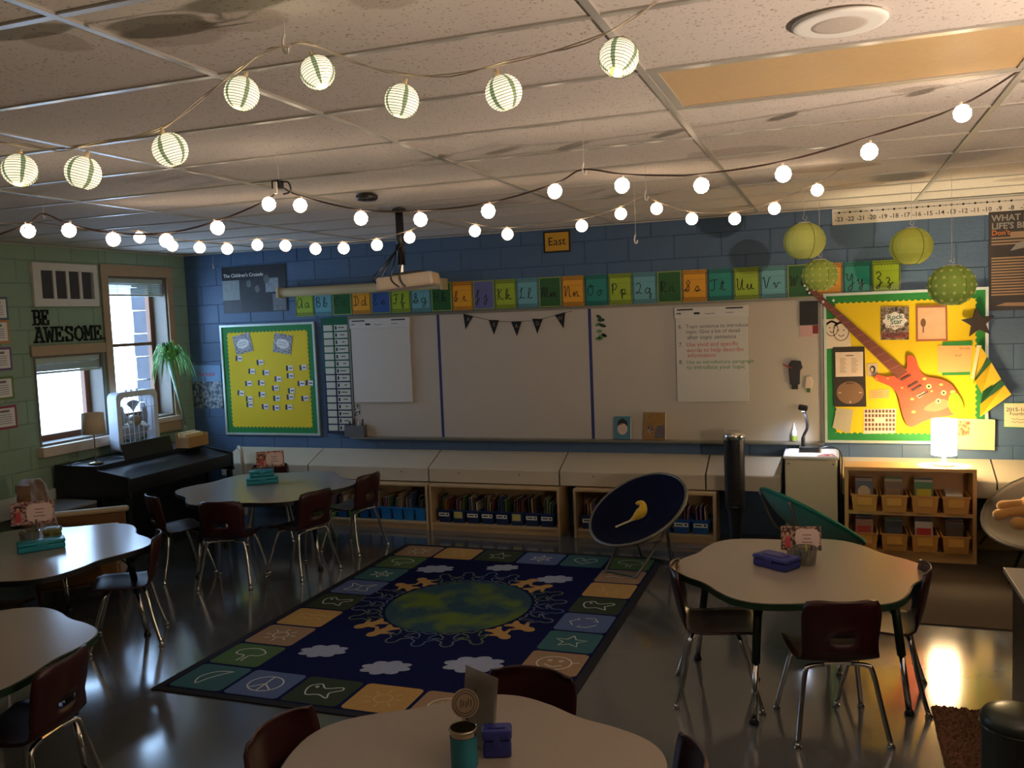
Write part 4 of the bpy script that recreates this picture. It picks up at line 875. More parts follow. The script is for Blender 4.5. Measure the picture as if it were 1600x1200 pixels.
def proto_lantern(kind, R_):
    t = thing('string_lantern', 'x', 'string light', (0, 0, 0), rz=1e-9)
    if kind == 1:
        prof = [(R_*math.sin(a), -R_*math.cos(a)*.97) for a in [.42+(PI-.84)*k/14 for k in range(15)]]
        b = MB(); n = 20
        b.grid(lambda i, j: (prof[j][0]*math.cos(2*PI*i/n)*(1+.012*(j % 2)), prof[j][0]*math.sin(2*PI*i/n)*(1+.012*(j % 2)), prof[j][1]), n, 15, closed=True); b.build('paper_shade', LM1, t, smooth=True)
        b = MB()
        for j in range(0, 15): b.tube([(prof[j][0]*1.012*math.cos(2*PI*i/20), prof[j][0]*1.012*math.sin(2*PI*i/20), prof[j][1]) for i in range(20)], .0009, 3, closed=True)
        b.build('rib_wires', RIB, t)
        MB().ball((0, 0, -.004), R_*.36, 8, 6).build('bulb', HOT, t, smooth=True)
    elif kind == 2:
        b = MB(); n, m_ = 14, 9
        b.grid(lambda i, j: tuple(R_*(1+.07*((i+j) % 2))*q for q in (math.sin(.15+(PI-.3)*j/m_)*math.cos(2*PI*(i+.5*(j % 2))/n), math.sin(.15+(PI-.3)*j/m_)*math.sin(2*PI*(i+.5*(j % 2))/n), -math.cos(.15+(PI-.3)*j/m_))), n, m_+1, closed=True); b.build('knobbly_shade', LM2, t)
    else:
        prof = [(R_*math.sin(a), -R_*math.cos(a)) for a in [.3+(PI-.6)*k/8 for k in range(9)]]
        b = MB(); n = 14; b.grid(lambda i, j: (prof[j][0]*math.cos(2*PI*i/n)*(1+.02*(j % 2)), prof[j][0]*math.sin(2*PI*i/n)*(1+.02*(j % 2)), prof[j][1]), n, 9, closed=True); b.build('paper_shade', LM3, t, smooth=True)
    MB().cyl((0, 0, R_*.9), (0, 0, R_+.012), .005, n=8).build('socket', SOCK, t)
    return t
S1 = [(31, 266, 26), (130, 270, 27), (266, 234, 27), (378, 146, 27), (496, 113, 27), (628, 158, 27), (787, 145, 29), (967, 90, 31)]
S2_ = [(44, 361), (108, 360), (177, 374), (260, 376), (340, 356), (420, 319), (469, 321), (564, 341), (657, 343), (763, 330), (867, 299), (972, 290), (1096, 290), (1224, 272), (1358, 237), (1504, 177)]
S3 = [(218, 371), (269, 384), (312, 387), (355, 389), (402, 383), (446, 384), (493, 389), (537, 388), (589, 383), (640, 371), (742, 361), (793, 366), (909, 353), (970, 334), (1026, 326), (1081, 342), (1148, 342), (1210, 326), (1277, 297)]
def d2(x): return 4.0 if x < 650 else (4.0-.3*(x-650)/260 if x < 910 else 3.7-.6*(x-910)/686)
def d3(x): return 5.5-.4*max(0, min(1, (x-400)/500))-.1*max(0, min(1, (x-900)/400))
RL1, RL2, RL3 = .0425, .0300, .0345
def place(kind, lst, R_, df, adj, group, where):
    pr_ = proto_lantern(kind, R_); out = []
    for i, q in enumerate(lst):
        p = dep(q[0], q[1], df(q))
        o = pr_ if i == 0 else copy_tree(pr_)
        o.location = p; o.rotation_euler = (random.uniform(-.35, .35), random.uniform(-.35, .35), random.uniform(0, 6))
        o['label'] = '%s %s from the left on the %s' % (ORD[i], adj, where); o['group'] = group; out.append(p)
    return out
P1 = place(1, S1, RL1, lambda q: FPX*RL1/q[2], 'glowing plaid paper lantern', 'large plaid lanterns on the front string', 'front white string')
P2 = place(2, S2_, RL2, lambda q: d2(q[0]), 'glowing knobbly white ball light', 'knobbly ball lights on the dark string', 'dark middle string')
P3 = place(3, S3, RL3, lambda q: d3(q[0]), 'small glowing paper lantern', 'small lanterns on the far string', 'far string near the wall')
# the strings leave the frame on both sides and go on along the room
def extend(pr_, pts, adj, group):
    for i, p in enumerate(pts):
        o = copy_tree(pr_); o.location = p; o.rotation_euler = (random.uniform(-.3, .3), random.uniform(-.3, .3), random.uniform(0, 6)); o['label'] = '%s %s' % (ORD[i], adj); o['group'] = group
def sag(p, q, n, h): return [Vector(p).lerp(Vector(q), (k+.5)/n)+Vector((0, 0, -h*math.sin(PI*(k+.5)/n))) for k in range(n)]
PR1, PR2, PR3 = [q for q in COL.objects if q.name.startswith('string_lantern') and q.parent is None and q.get('label', '').startswith('first')]
E1a = sag((-.30, 1.75, 2.68), (1.1, 1.2, 2.70), 5, .14); E1b = sag((1.1, 1.2, 2.70), (2.8, 1.6, 2.70), 5, .16); E1c = sag((-2.15, 1.5, 2.60), (-3.9, .9, 2.70), 6, .16)
E2a = sag((.66, 3.6, 2.73), (1.8, 3.9, 2.70), 5, .12); E2b = sag((1.8, 3.9, 2.70), (2.92, 4.3, 2.70), 5, .12); E2c = sag((-3.75, 3.05, 2.60), (-5.0, 2.5, 2.70), 5, .2)
extend(PR1, E1a+E1b, 'plaid lantern past the right frame edge on the front string', 'large plaid lanterns on the front string'); extend(PR1, E1c, 'plaid lantern past the left frame edge on the front string', 'large plaid lanterns on the front string')
extend(PR2, E2a+E2b, 'knobbly ball light past the right frame edge on the dark string', 'knobbly ball lights on the dark string'); extend(PR2, E2c, 'knobbly ball light past the left frame edge on the dark string', 'knobbly ball lights on the dark string')
UPV = lambda p, h: p+Vector((0, 0, h))
w1 = [dep(-60, 200, 2.3)]+[UPV(p, RL1+.02) for p in P1[:4]]+[dep(443, 72, 2.12)]+[UPV(p, RL1+.02) for p in P1[4:]]+[dep(1035, -10, 1.85)]
for k, (off, lab) in enumerate((((0, 0, 0), 'clear white'), )):
    b = MB(); b.tube(cr([tuple(p) for p in w1], 6), .0018, 5); b.tube([tuple(Vector(q)+Vector((0, .006*math.sin(i*.9), .006*math.cos(i*.9)))) for i, q in enumerate(cr([tuple(p) for p in w1], 6))], .0016, 5)
    b.one('light_string_cord', mat('clear_cord', s(206, 190, 172), .35), 'clear white twisted cord of the front lantern string', 'cord')
def dd(x, y, f): return dep(x, y, f(x))
mid = [(-40, 385), (0, 366), (44, 350), (67, 334), (108, 350), (177, 364), (260, 364), (340, 345), (420, 311), (436, 292), (469, 306), (564, 328), (657, 329), (763, 317), (867, 287), (910, 265), (972, 272), (1040, 274), (1096, 272), (1224, 252), (1358, 214), (1495, 168), (1596, 108)]
b = MB(); b.tube(cr([tuple(dd(x, y, d2)) for x, y in mid], 5), .004, 6); b.one('light_string_cord', mat('dark_cord', s(60, 44, 34), .6), 'dark brown cord of the middle ball light string', 'cord')
far = [(-20, 352), (60, 348), (130, 358), (218, 361), (269, 373), (312, 377), (355, 379), (402, 373), (446, 374), (493, 379), (537, 378), (589, 373), (640, 360), (690, 340), (742, 350), (793, 356), (909, 342), (970, 323), (1008, 306), (1026, 315), (1081, 331), (1148, 331), (1210, 315), (1277, 286), (1318, 262)]
b = MB(); b.tube(cr([tuple(dd(x, y, d3)) for x, y in far], 4), .002, 5); b.one('light_string_cord', mat('pale_cord', s(150, 136, 116), .5), 'thin pale cord of the far small lantern string', 'cord')

# ---- green paper lanterns
def green_lantern(px_, py_, r, D, m, label, dots, nr):
    R_ = D/2; c_ = dep(px_, py_, FPX*R_/r)
    t = thing('paper_lantern', label, 'paper lantern', (c_.x, c_.y, c_.z-R_), group=None)
    n = 24; k = nr*2
    prof = [(R_*math.sin(a)*(1-.014*(j % 2)), -R_*.92*math.cos(a)) for j, a in enumerate([.35+(PI-.7)*q/k for q in range(k+1)])]
    b = MB(); b.grid(lambda i, j: (c_.x+prof[j][0]*math.cos(2*PI*i/n), c_.y+prof[j][0]*math.sin(2*PI*i/n), c_.z+prof[j][1]), n, k+1, closed=True); b.build('paper_shade', m, t)
    b = MB(); 
    for q in range(4): 
        a = q*PI/2+.5; b.tube([(c_.x+prof[j][0]*1.004*math.cos(a), c_.y+prof[j][0]*1.004*math.sin(a), c_.z+prof[j][1]) for j in range(k+1)], .0022, 4)
    b.build('fold_seam', mat('seam_green', s(110, 130, 40), .8), t)
    if dots:
        b = MB()
        for j in range(1, 8):
            th = PI*j/8; nn = max(6, int(16*math.sin(th)))
            for q in range(nn):
                ph = 2*PI*(q+.5*(j % 2))/nn; nv = Vector((math.sin(th)*math.cos(ph), math.sin(th)*math.sin(ph), math.cos(th)*.92)); 
                b.lathe([(.0001, .004), (.009*R_/.13, .003), (.010*R_/.13, -.002)], c_+nv*R_*.998, 7, nv.to_track_quat('Z', 'Y').to_matrix())
        b.build('white_dots', mat('pale_dots', s(206, 216, 130), .8), t)['kind'] = 'stuff'
    MB().lathe([(.035, 0), (.037, .004), (.037, .008)], (c_.x, c_.y, c_.z+R_*.86), 14).build('wire_collar', CLIP, t)
    b = MB(); b.tube(cr([(c_.x, c_.y, CZ), (c_.x, c_.y, c_.z+R_+.05), (c_.x-.01, c_.y, c_.z+R_+.02), (c_.x+.012, c_.y, c_.z+R_), (c_.x+.015, c_.y, c_.z+R_+.03)], 4), .0015, 5); b.build('hanging_line', LINE, t)
def gm(n, c): return mat(n, c, .75, var=.05, trans=0)
green_lantern(1257, 377, 32, .27, gm('lime_paper_a', s(200, 210, 110)), 'lime ribbed paper lantern hanging above the letters W and X', False, 7)
green_lantern(1281, 430, 27, .235, gm('lime_paper_b', s(172, 192, 84)), 'small polka-dot green paper lantern over the guitar head', True, 9)
green_lantern(1424, 385, 32, .275, gm('lime_paper_c', s(206, 218, 96)), 'plain yellow-green paper lantern hanging right of the letter Z', False, 9)
green_lantern(1487, 446, 35, .285, gm('lime_paper_d', s(150, 180, 76)), 'largest polka-dot green paper lantern over the bulletin board', True, 9)

# ================================================================= FURNITURE
LAMIN = mat('grey_nebula_laminate', s(158, 148, 137), .20, var=.04, scale=60)
EDGEG = mat('dark_green_edge', s(26, 52, 34), .45); EDGEB = mat('black_edge', s(22, 24, 26), .4)
LEGG = mat('dark_green_leg', s(30, 44, 34), .4, .2)
def table(cx, cy, R_, h, ph, edge, label, legang, wave=.055):
    t = thing('activity_table', label, 'table', (cx, cy, 0), group='wavy-edged activity tables')
    def outline(off):
        out = []
        for k in range(120):
            th = 2*PI*k/120; w = math.cos(6*(th-ph)); w = w if w > 0 else -abs(w)**1.3
            r = R_*(1-wave*.6+wave*w*.9)+off; out.append((cx+r*math.cos(th), cy+r*math.sin(th)))
        return out
    MB().prism(outline(0), h-.006, h, 'z').build('tabletop', LAMIN, t)
    MB().prism(outline(.006), h-.034, h-.0035, 'z').build('edge_band', edge, t)
    for a in legang:
        c, s_ = math.cos(a), math.sin(a); r0, r1 = R_*.80, R_*.92
        p0 = Vector((cx+r0*c, cy+r0*s_, h-.034)); p1 = Vector((cx+r1*c, cy+r1*s_, .012)); pm = p0.lerp(p1, .52)
        l = MB().cyl(p0, pm, .021, n=12).build('leg', LEGG, t, smooth=True)
        MB().cyl(pm, p1, .015, n=10).build('leg_insert', CHROME, l, smooth=True)
        MB().lathe([(.022, 0), (.024, .01), (.016, .026), (.014, .03)], (p1.x, p1.y, 0), 12).build('glide', BLKPL, l, smooth=True)
        MB().cyl(p0+Vector((-.10*c, -.10*s_, -.002)), p0.lerp(p1, .22), .006, n=6).build('brace', LEGG, l)
    return t
D_ = math.radians
T1 = (-4.56, 6.27, .745); T2 = (-4.83, 4.12, .74); T3 = (-3.68, 2.63, .63); T4 = (-.18, 4.76, .63); T5 = (-1.04, 2.26, .64); TH = .62
table(*T1, TH, D_(20), EDGEB, 'wavy grey table beside the piano at the back left', [D_(a) for a in (250, 340, 70, 160)], .08)
table(*T2, TH, D_(25), EDGEB, 'wavy grey table shining with window light at the left edge', [D_(a) for a in (300, 30, 120, 215)], .08)
table(*T3, TH, D_(40), EDGEG, 'wavy grey table cut off at the lower left corner', [D_(a) for a in (300, 30, 120, 210)], .06)
table(*T4, TH, D_(11), EDGEG, 'wavy tan table with green edge near the bookshelf', [D_(a) for a in (251, 333, 75, 163)], .065)
table(*T5, TH, D_(38), EDGEG, 'wavy tan table at the bottom centre of the view', [D_(a) for a in (20, 110, 200, 290)], .06)

# school chair (local frame: faces +y)
MAROON = mat('maroon_plastic', s(48, 17, 19), .36, var=.1)
def school_chair():
    t = thing('school_chair', 'x', 'chair', (0, 0, 0), rz=1e-9)
    prof = [(.205, .352, .165), (.195, .372, .18), (.15, .383, .19), (.05, .38, .195), (-.06, .372, .19), (-.125, .375, .182), (-.165, .395, .175), (-.185, .43, .168), (-.197, .475, .168), (-.205, .51, .17), (-.213, .55, .173), (-.222, .60, .175), (-.23, .645, .17), (-.232, .672, .155), (-.23, .684, .13)]
    n = 13; b = MB()
    def fn(i, j):
        y, z, w = prof[j]; u = 2*i/(n-1)-1; seat = max(0, 1-max(0, j-5)/3) if j > 5 else 1
        return (u*w, y+(1-seat)*.045*abs(u)**2.2, z+seat*.014*abs(u)**3-(.012*abs(u)**6 if j == len(prof)-1 else 0))
    b.grid(fn, n, len(prof), skip=lambda i, j: j == 8 and 4 <= i <= 7)
    b.build('shell', MAROON, t, smooth=True, solid=.008)
    for sx in (-1, 1):
        for fr_ in (1, -1):
            tp = [(sx*.06, fr_*.10-.01, .352), (sx*.125, fr_*.115-.01, .350), (sx*.150, fr_*.125-.01, .325), (sx*.178, fr_*.165, .17), (sx*.205, fr_*.208, .012)]
            l = MB().tube(cr(tp, 4), .0115, 8).build('leg', CHROME, t, smooth=True)
            MB().lathe([(.017, 0), (.018, .008), (.010, .02), (.010, .026)], (sx*.205, fr_*.208, 0), 10).build('foot_cap', CHROME, l, smooth=True)
    MB().tube([(-.06, .09, .356), (.06, .09, .356)], .01, 8).build('seat_rail', CHROME, t); MB().tube([(-.06, -.11, .356), (.06, -.11, .356)], .01, 8).build('seat_rail', CHROME, t)
    return t
ch = school_chair()
CH = [(-.02, 4.27, 106, 'maroon school chair with its back to us in front of the tan table'), (-.57, 4.50, 8, 'maroon school chair at the left side of the tan table'), (.22, 4.70, 178, 'maroon school chair at the right side of the tan table'),
      (-4.42, 5.60, 106, 'maroon school chair with its back to us at the back left table'), (-4.03, 5.97, 165, 'maroon school chair turned sideways at the near right of back left table'), (-3.97, 6.68, 172, 'maroon school chair nearest the low bookcase at the back left table'), (-5.02, 5.70, 60, 'maroon school chair half hidden under the left rim of the back left table'), (-4.95, 6.85, 300, 'maroon school chair on the far side of the back left table'),
      (-4.29, 4.36, 217, 'maroon school chair facing left beside the shining left table'), (-4.72, 3.72, 110, 'maroon school chair pushed under the shining left table'),
      (-3.16, 2.62, 190, 'maroon school chair at the lower left corner table'), (-1.55, 2.36, -8, 'maroon chair back at the left of the bottom centre table'), (-1.06, 2.80, -90, 'maroon chair back behind the bottom centre table'), (-.585, 2.47, 200, 'maroon chair back at the right of the bottom centre table')]
for i, (x, y, a, lab) in enumerate(CH):
    o = ch if i == 0 else copy_tree(ch)
    o.location = (x, y, 0); o.rotation_euler = (0, 0, D_(a)-PI/2); o['label'] = lab; o['group'] = 'maroon school chairs'

# ---- rug
RX0, RX1, RY0, RY1 = -3.58, -1.275, 3.76, 6.91
RNAVY = mat('navy_rug_pile', s(16, 24, 70), .98, var=.2, scale=40, spec=.1); RBORD = mat('rug_border', s(12, 15, 28), .95, scale=40)
rug = thing('area_rug', 'navy classroom rug with globe, clouds and coloured picture squares', 'rug', ((RX0+RX1)/2, (RY0+RY1)/2, 0))
box(RX0, RX1, RY0, RY1, .0005, .007).build('border', RBORD, rug); box(RX0+.05, RX1-.05, RY0+.05, RY1-.05, .007, .008).build('field', RNAVY, rug)
RC = dict(t=('tan', s(150, 124, 96)), g=('green', s(68, 102, 56)), e=('teal', s(44, 96, 104)), b=('slate_blue', s(78, 100, 150)), d=('dark_green', s(34, 52, 32)), o=('ochre', s(178, 144, 84)))
rm = {k: mat('rug_'+v[0], v[1], .95, var=.12, scale=50) for k, v in RC.items()}
NX, NY = 6, 9; sx = (RX1-RX0-.1)/NX; sy = (RY1-RY0-.1)/NY
LINEC = mat('rug_white_yarn', s(200, 206, 200), .95)
def star5(r): return [[(r*(1 if k % 2 == 0 else .45)*math.cos(PI/2+k*PI/5), r*(1 if k % 2 == 0 else .45)*math.sin(PI/2+k*PI/5)) for k in range(11)]]
circ = lambda r, cx=0, cy=0, n=18: [(cx+r*math.cos(2*PI*k/n), cy+r*math.sin(2*PI*k/n)) for k in range(n+1)]
MOT = dict(moon=[cr([(.5, .6), (-.1, .45), (-.4, -.1), (-.2, -.6), (-.05, -.2), (.2, .25), (.5, .6)], 5)], peace=[circ(.6), [(0, .6), (0, -.6)], [(0, 0), (-.42, -.42)], [(0, 0), (.42, -.42)]], star=star5(.6), tree=[cr([(-.1, -.6), (-.1, -.1), (-.5, 0), (-.55, .35), (-.2, .6), (.2, .6), (.55, .3), (.45, 0), (.1, -.1), (.1, -.6)], 4)],
  bird=[cr([(-.6, .3), (-.3, .5), (0, .2), (.5, .4), (.6, .2), (.3, -.1), (.4, -.5), (0, -.3), (-.4, -.4), (-.6, 0), (-.6, .3)], 4), circ(.05, -.35, .25, 6)], face=[circ(.6), circ(.07, -.2, .2, 6), circ(.07, .2, .2, 6), cr([(-.3, -.15), (0, -.35), (.3, -.15)], 4), [(.6, .1), (.85, .2)]], recycle=[[(-.1, .5), (.3, .5), (.5, .1), (.3, .2)], [(.5, -.2), (.2, -.55), (-.2, -.55), (-.1, -.4)], [(-.4, -.4), (-.6, 0), (-.3, .4), (-.3, .2)]],
  flower=[cr([((.55 if k % 2 else .25)*math.cos(k*PI/6), (.55 if k % 2 else .25)*math.sin(k*PI/6)) for k in range(13)], 3), circ(.12)], fly=[cr([(0, -.4), (-.55, -.5), (-.4, 0), (-.6, .5), (0, .2), (.6, .5), (.4, 0), (.55, -.5), (0, -.4)], 4), [(0, .3), (0, -.45)]], heart=[cr([(0, -.5), (-.55, .1), (-.3, .5), (0, .2), (.3, .5), (.55, .1), (0, -.5)], 4), [(-.2, .1), (.2, -.1)]], wave=[cr([(-.6, .2), (-.3, .4), (0, .2), (.3, .4), (.6, .2)], 4), cr([(-.6, -.2), (-.3, 0), (0, -.2), (.3, 0), (.6, -.2)], 4)], sun=[circ(.3)]+[[(.4*math.cos(a), .4*math.sin(a)), (.65*math.cos(a), .65*math.sin(a))] for a in [k*PI/4 for k in range(8)]])
LAY = {}
for j, (c, m_) in enumerate(zip('egtodbegt', ('moon', 'tree', 'sun', 'wave', 'bird', 'fly', 'flower', 'tree', 'sun'))): LAY[(0, j)] = (c, m_)
for i, (c, m_) in enumerate(zip('bdotg', ('peace', 'bird', 'sun', 'face', 'tree'))): LAY[(i+1, 0)] = (c, m_)
for j, (c, m_) in enumerate(zip('gtebdotg', ('fly', 'face', 'star', 'recycle', 'bird', 'sun', 'wave', 'tree'))): LAY[(5, j+1)] = (c, m_)
for i, (c, m_) in enumerate(zip('odbe', ('sun', 'star', 'flower', 'heart'))): LAY[(i+1, 8)] = (c, m_)
def rrect(x0, x1, y0, y1, r, n=4):
    out = []
    for cx, cy, a0 in ((x1-r, y0+r, -PI/2), (x1-r, y1-r, 0), (x0+r, y1-r, PI/2), (x0+r, y0+r, PI)):
        out += [(cx+r*math.cos(a0+k*PI/2/n), cy+r*math.sin(a0+k*PI/2/n)) for k in range(n+1)]
    return out
for (i, j), (c, m_) in LAY.items():
    x0, y0 = RX0+.05+i*sx, RY0+.05+j*sy
    q = MB().prism(rrect(x0+.012, x0+sx-.012, y0+.012, y0+sy-.012, .03), .008, .0092, 'z').build('picture_square', rm[c], rug)
    b = MB(); cx, cy = x0+sx/2, y0+sy/2
    for st in MOT[m_]: b.stroke([(cx+p[0]*sx*.46, cy+p[1]*sy*.46) for p in st], .009, .0098, 'z')
    b.build('line_drawing', LINEC if c != 'o' else mat('rug_tan_yarn', s(190, 170, 120), .95), q)
GCX, GCY = (RX0+RX1)/2-.02, (RY0+RY1)/2+.13
gl = MB().prism([(GCX+.50*math.cos(a), GCY+.54*math.sin(a)) for a in [k*PI/24 for k in range(48)]], .008, .0092, 'z').build('globe', grain('globe_yarn', s(20, 66, 86), s(86, 110, 40), 3.2, .95, thr=.52), rug)
KID = [(0, .0), (.05, .03), (.10, .11), (.085, .125), (.035, .085), (.03, .13), (.045, .16), (.035, .20), (0, .215)]
kid = [(x, z) for x, z in [(.0, .02), (.045, 0), (.065, .01), (.035, .06), (.035, .10), (.085, .075), (.095, .09), (.04, .135), (.035, .15), (.04, .18), (.025, .21), (0, .22)]]
kid = kid+[(-x, z) for x, z in kid[::-1][1:-1]]
kc = [rm['o'], mat('rug_outline_slate', s(92, 106, 116), .95), mat('rug_outline_blue', s(70, 96, 140), .95), mat('rug_outline_green', s(84, 108, 72), .95)]
for k in range(24):
    a = 2*PI*k/24+.05; r0 = .525; ca, sa = math.cos(a), math.sin(a); key = [2, 1, 3, 0, 0, 1][k % 6]
    poly = [(GCX+(r0+z)*ca-x*sa*1.0, GCY+(r0+z)*sa*1.04+x*ca) for x, z in kid]
    if key == 0: MB().prism(poly, .008, .0092, 'z').build('child_figure', kc[0], rug)
    else: MB().stroke(poly+[poly[0]], .013, .0093, 'z').build('child_figure', kc[key], rug)
CLD = mat('cloud_yarn', s(150, 164, 196), .95, var=.15, scale=40)
for (px_, py_, w) in ((680, 889, .30), (785, 887, .26), (867, 905, .28), (505, 1017, .30), (603, 1043, .30), (740, 1038, .36)):
    c_ = onZ(px_, py_, .009); MB().prism(cloudpoly(c_.x, c_.y, w*.8, w*.52, 8, .3, .3), .008, .0093, 'z').build('cloud', CLD, rug)

# ---- carpets
b = box(.10, 2.9, 5.82, 7.215, 0.0005, .008); b.one('carpet', mat('brown_carpet', s(84, 66, 46), .98, var=.35, scale=70, bump=1), 'flat brown carpet in front of the bookshelf', 'carpet')
def shag(x0, x1, y0, y1):
    b = MB(); n, m_ = 40, 130
    b.grid(lambda i, j: (x0+(x1-x0)*i/(n-1)+random.uniform(-.004, .004), y0+(y1-y0)*j/(m_-1)+random.uniform(-.004, .004), .004 if i in (0, n-1) or j in (0, m_-1) else random.uniform(.010, .026)), n, m_)
    return b
shag(.44, .75, 3.1, 4.61).one('shag_mat', mat('brown_shag', s(110, 74, 52), .98, var=.3, scale=60), 'small brown shag mat on the floor beside the desk', 'mat')

# ---- low bookcases under the heater with bins and books
BIN = {'blue': mat('blue_bin', s(30, 84, 150), .4), 'navy': mat('navy_bin', s(28, 50, 96), .4), 'green': mat('green_bin', s(80, 140, 50), .4), 'bright': mat('bright_blue_bin', s(36, 120, 190), .4), 'yellow': mat('tan_bin', s(206, 150, 78), .45)}
BOOKC = [s(*q) for q in ((150, 130, 100), (110, 60, 50), (60, 80, 110), (180, 160, 120), (90, 110, 70), (170, 110, 60), (200, 190, 170), (70, 60, 60), (120, 90, 130))]
BNAME = ['buff', 'brick red', 'slate blue', 'cream', 'sage green', 'orange tan', 'off-white', 'charcoal', 'mauve']
def bookcase(name, label, x0, x1, y0, y1, h, shelves, m, th=.022, toe=.04):
    t = thing(name, label, 'bookcase', ((x0+x1)/2, (y0+y1)/2, 0), group=None)
    for a in (x0, x1-th): box(a, a+th, y0, y1, 0, h-th).build('side_panel', m, t, bevel=.002)
    box(x0, x1, y0, y1, h-th, h).build('top_panel', m, t, bevel=.002)
    for z in shelves: box(x0+th, x1-th, y0+.003, y1-.012, z-th, z).build('shelf_board', m, t)
    box(x0+th, x1-th, y1-.012, y1, 0, h-th).build('back_panel', m, t)
    if toe: box(x0+th, x1-th, y0+.02, y0+.03, 0, shelves[0]-th).build('toe_board', m, t)
    return t
PALEW = mat('pale_maple', s(196, 168, 124), .5, var=.08, scale=4)
def bin_(x0, x1, y0, y1, z0, h, m, label, group, tag=None, lip=True):
    t = thing('book_bin', label, 'bin', ((x0+x1)/2, (y0+y1)/2, z0), group=group)
    a = .012; b = MB(); th = .004
    def ring_(z, q): return [(x0+q, y0+q, z), (x1-q, y0+q, z), (x1-q, y1-q, z), (x0+q, y1-q, z)]
    V_ = ring_(z0, a)+ring_(z0+h, 0)+ring_(z0+h, th)+ring_(z0+.004, a+th)
    F_ = [(3, 2, 1, 0), (12, 13, 14, 15)]
    for i in range(4):
        j = (i+1) % 4; F_ += [(i, j, 4+j, 4+i), (4+i, 4+j, 8+j, 8+i), (8+i, 8+j, 12+j, 12+i)]
    b.add(V_, F_); b.build('tub', m, t)
    if lip:
        b = MB(); e = .007
        b.box(x0-e, x1+e, y0-e, y0, z0+h-.012, z0+h); b.box(x0-e, x0, y0, y1, z0+h-.012, z0+h); b.box(x1, x1+e, y0, y1, z0+h-.012, z0+h); b.build('rim', m, t)
    if tag:
        w = (x1-x0)*tag[1]/2; cx = (x0+x1)/2; zt = z0+h*.62
        box(cx-w, cx+w, y0-.005, y0-.001, zt-tag[2]/2, zt+tag[2]/2).build('label_card', tag[0], t)
        if tag[3]: box(cx-w*.8, cx+w*.2, y0-.0056, y0-.005, zt-.004, zt+.006).build('label_print', BLACK, t); box(cx+w*.5, cx+w*.8, y0-.0056, y0-.005, zt-.006, zt+.01).build('label_dot', BLACK, t)
    return t
def book(cx, cy, z, w, h, th, lean, col, label, group, face=False):
    """an upright book; spine (or cover when face) turned to -y"""
    t = thing('book', label, 'book', (cx, cy, z), rz=1e-9, group=group)
    M = Matrix.Rotation(lean, 3, 'Y') if not face else Matrix.Rotation(lean, 3, 'X')
    sz = (th, w, h) if not face else (w, th, h)
    lift = abs(math.sin(lean))*((th if not face else th)/2)
    c_ = M @ Vector((0, 0, h/2))+Vector((0, 0, lift))
    cm = mat('book_cover_%d' % (abs(hash(col)) % 9999), col, .45)
    MB().obox(c_, sz, M).build('cover', cm, t)
    if not face: MB().obox(c_+M @ Vector((0, .003, .002)), (th*.72, w-.008, h-.003), M).build('pages', WHITE, t)
    else: MB().obox(c_+M @ Vector((0, .001, .003)), (w-.006, th*.7, h-.003), M).build('pages', WHITE, t)
    return t, M, c_, sz
def low_case(idx, where, x0, x1, y0, bins, label):
    h = .44; y1 = min(y0+.30, 7.80)
    bookcase('low_bookcase', label, x0, x1, y0, y1, h, [.075], PALEW)
    n = len(bins)
    for k, (a, c, m, tagc) in enumerate(bins):
        bl = '%s book bin, %s from the left in the %s low bookcase' % ({'blue': 'blue', 'navy': 'navy blue', 'green': 'green', 'bright': 'bright blue'}[m], ORD[k], where)
        bin_(a, c, y0+.03, y1-.03, .0755, .125, BIN[m], bl, 'bins in the low bookcases', tagc)
        nb = random.choice((3, 4, 4)); w_in = c-a-.04
        for q in range(nb):
            hh = random.uniform(.19, .26); lean = random.uniform(-.10, .10) if q else random.uniform(-.02, .16)
            thb = random.uniform(.008, .016); ci = random.randrange(9)
            xx = a+.024+w_in*(q+.5)/nb
            lean = .06+.05*q/nb if k % 2 else -.04
            book(xx-math.sin(lean)*.06, (y0+y1)/2-.01, .0815, .17, hh, thb, lean, BOOKC[ci], '%s book, %s from the left in the %s bin of the %s low bookcase' % (BNAME[ci], ORD[q], ORD[k], where), 'books in low bookcase bins')
wt = (WHITE, .78, .034, True); yt = (paint(196, 190, 110), .62, .062, False)
def spread(x0, x1, n, g=.012):
    w = (x1-x0)/n; return [(x0+i*w+g/2, x0+(i+1)*w-g/2) for i in range(n)]
B1 = [(a, c, m, None) for (a, c), m in zip(spread(-4.86, -3.64, 10), ['green', 'green', 'blue', 'green', 'blue', 'blue', 'bright', 'bright', 'bright', 'bright'])]
low_case(1, 'left', -4.90, -3.60, 7.42, B1, 'low maple bookcase of blue and green bins behind the back left table')
ws = spread(-3.52, -2.36, 8); B2 = [(a, c, 'navy', yt if k in (1, 5) else wt) for k, (a, c) in enumerate(ws)]
low_case(2, 'middle', -3.58, -2.30, 7.42, B2, 'low maple bookcase of labelled navy bins at the middle of the wall')
ws = spread(-2.12, -.98, 7); B3 = [(a, c, 'navy' if k < 4 else 'blue', wt) for k, (a, c) in enumerate(ws)]
low_case(3, 'right', -2.17, -.93, 7.42, B3, 'low maple bookcase partly hidden behind the navy saucer chair')

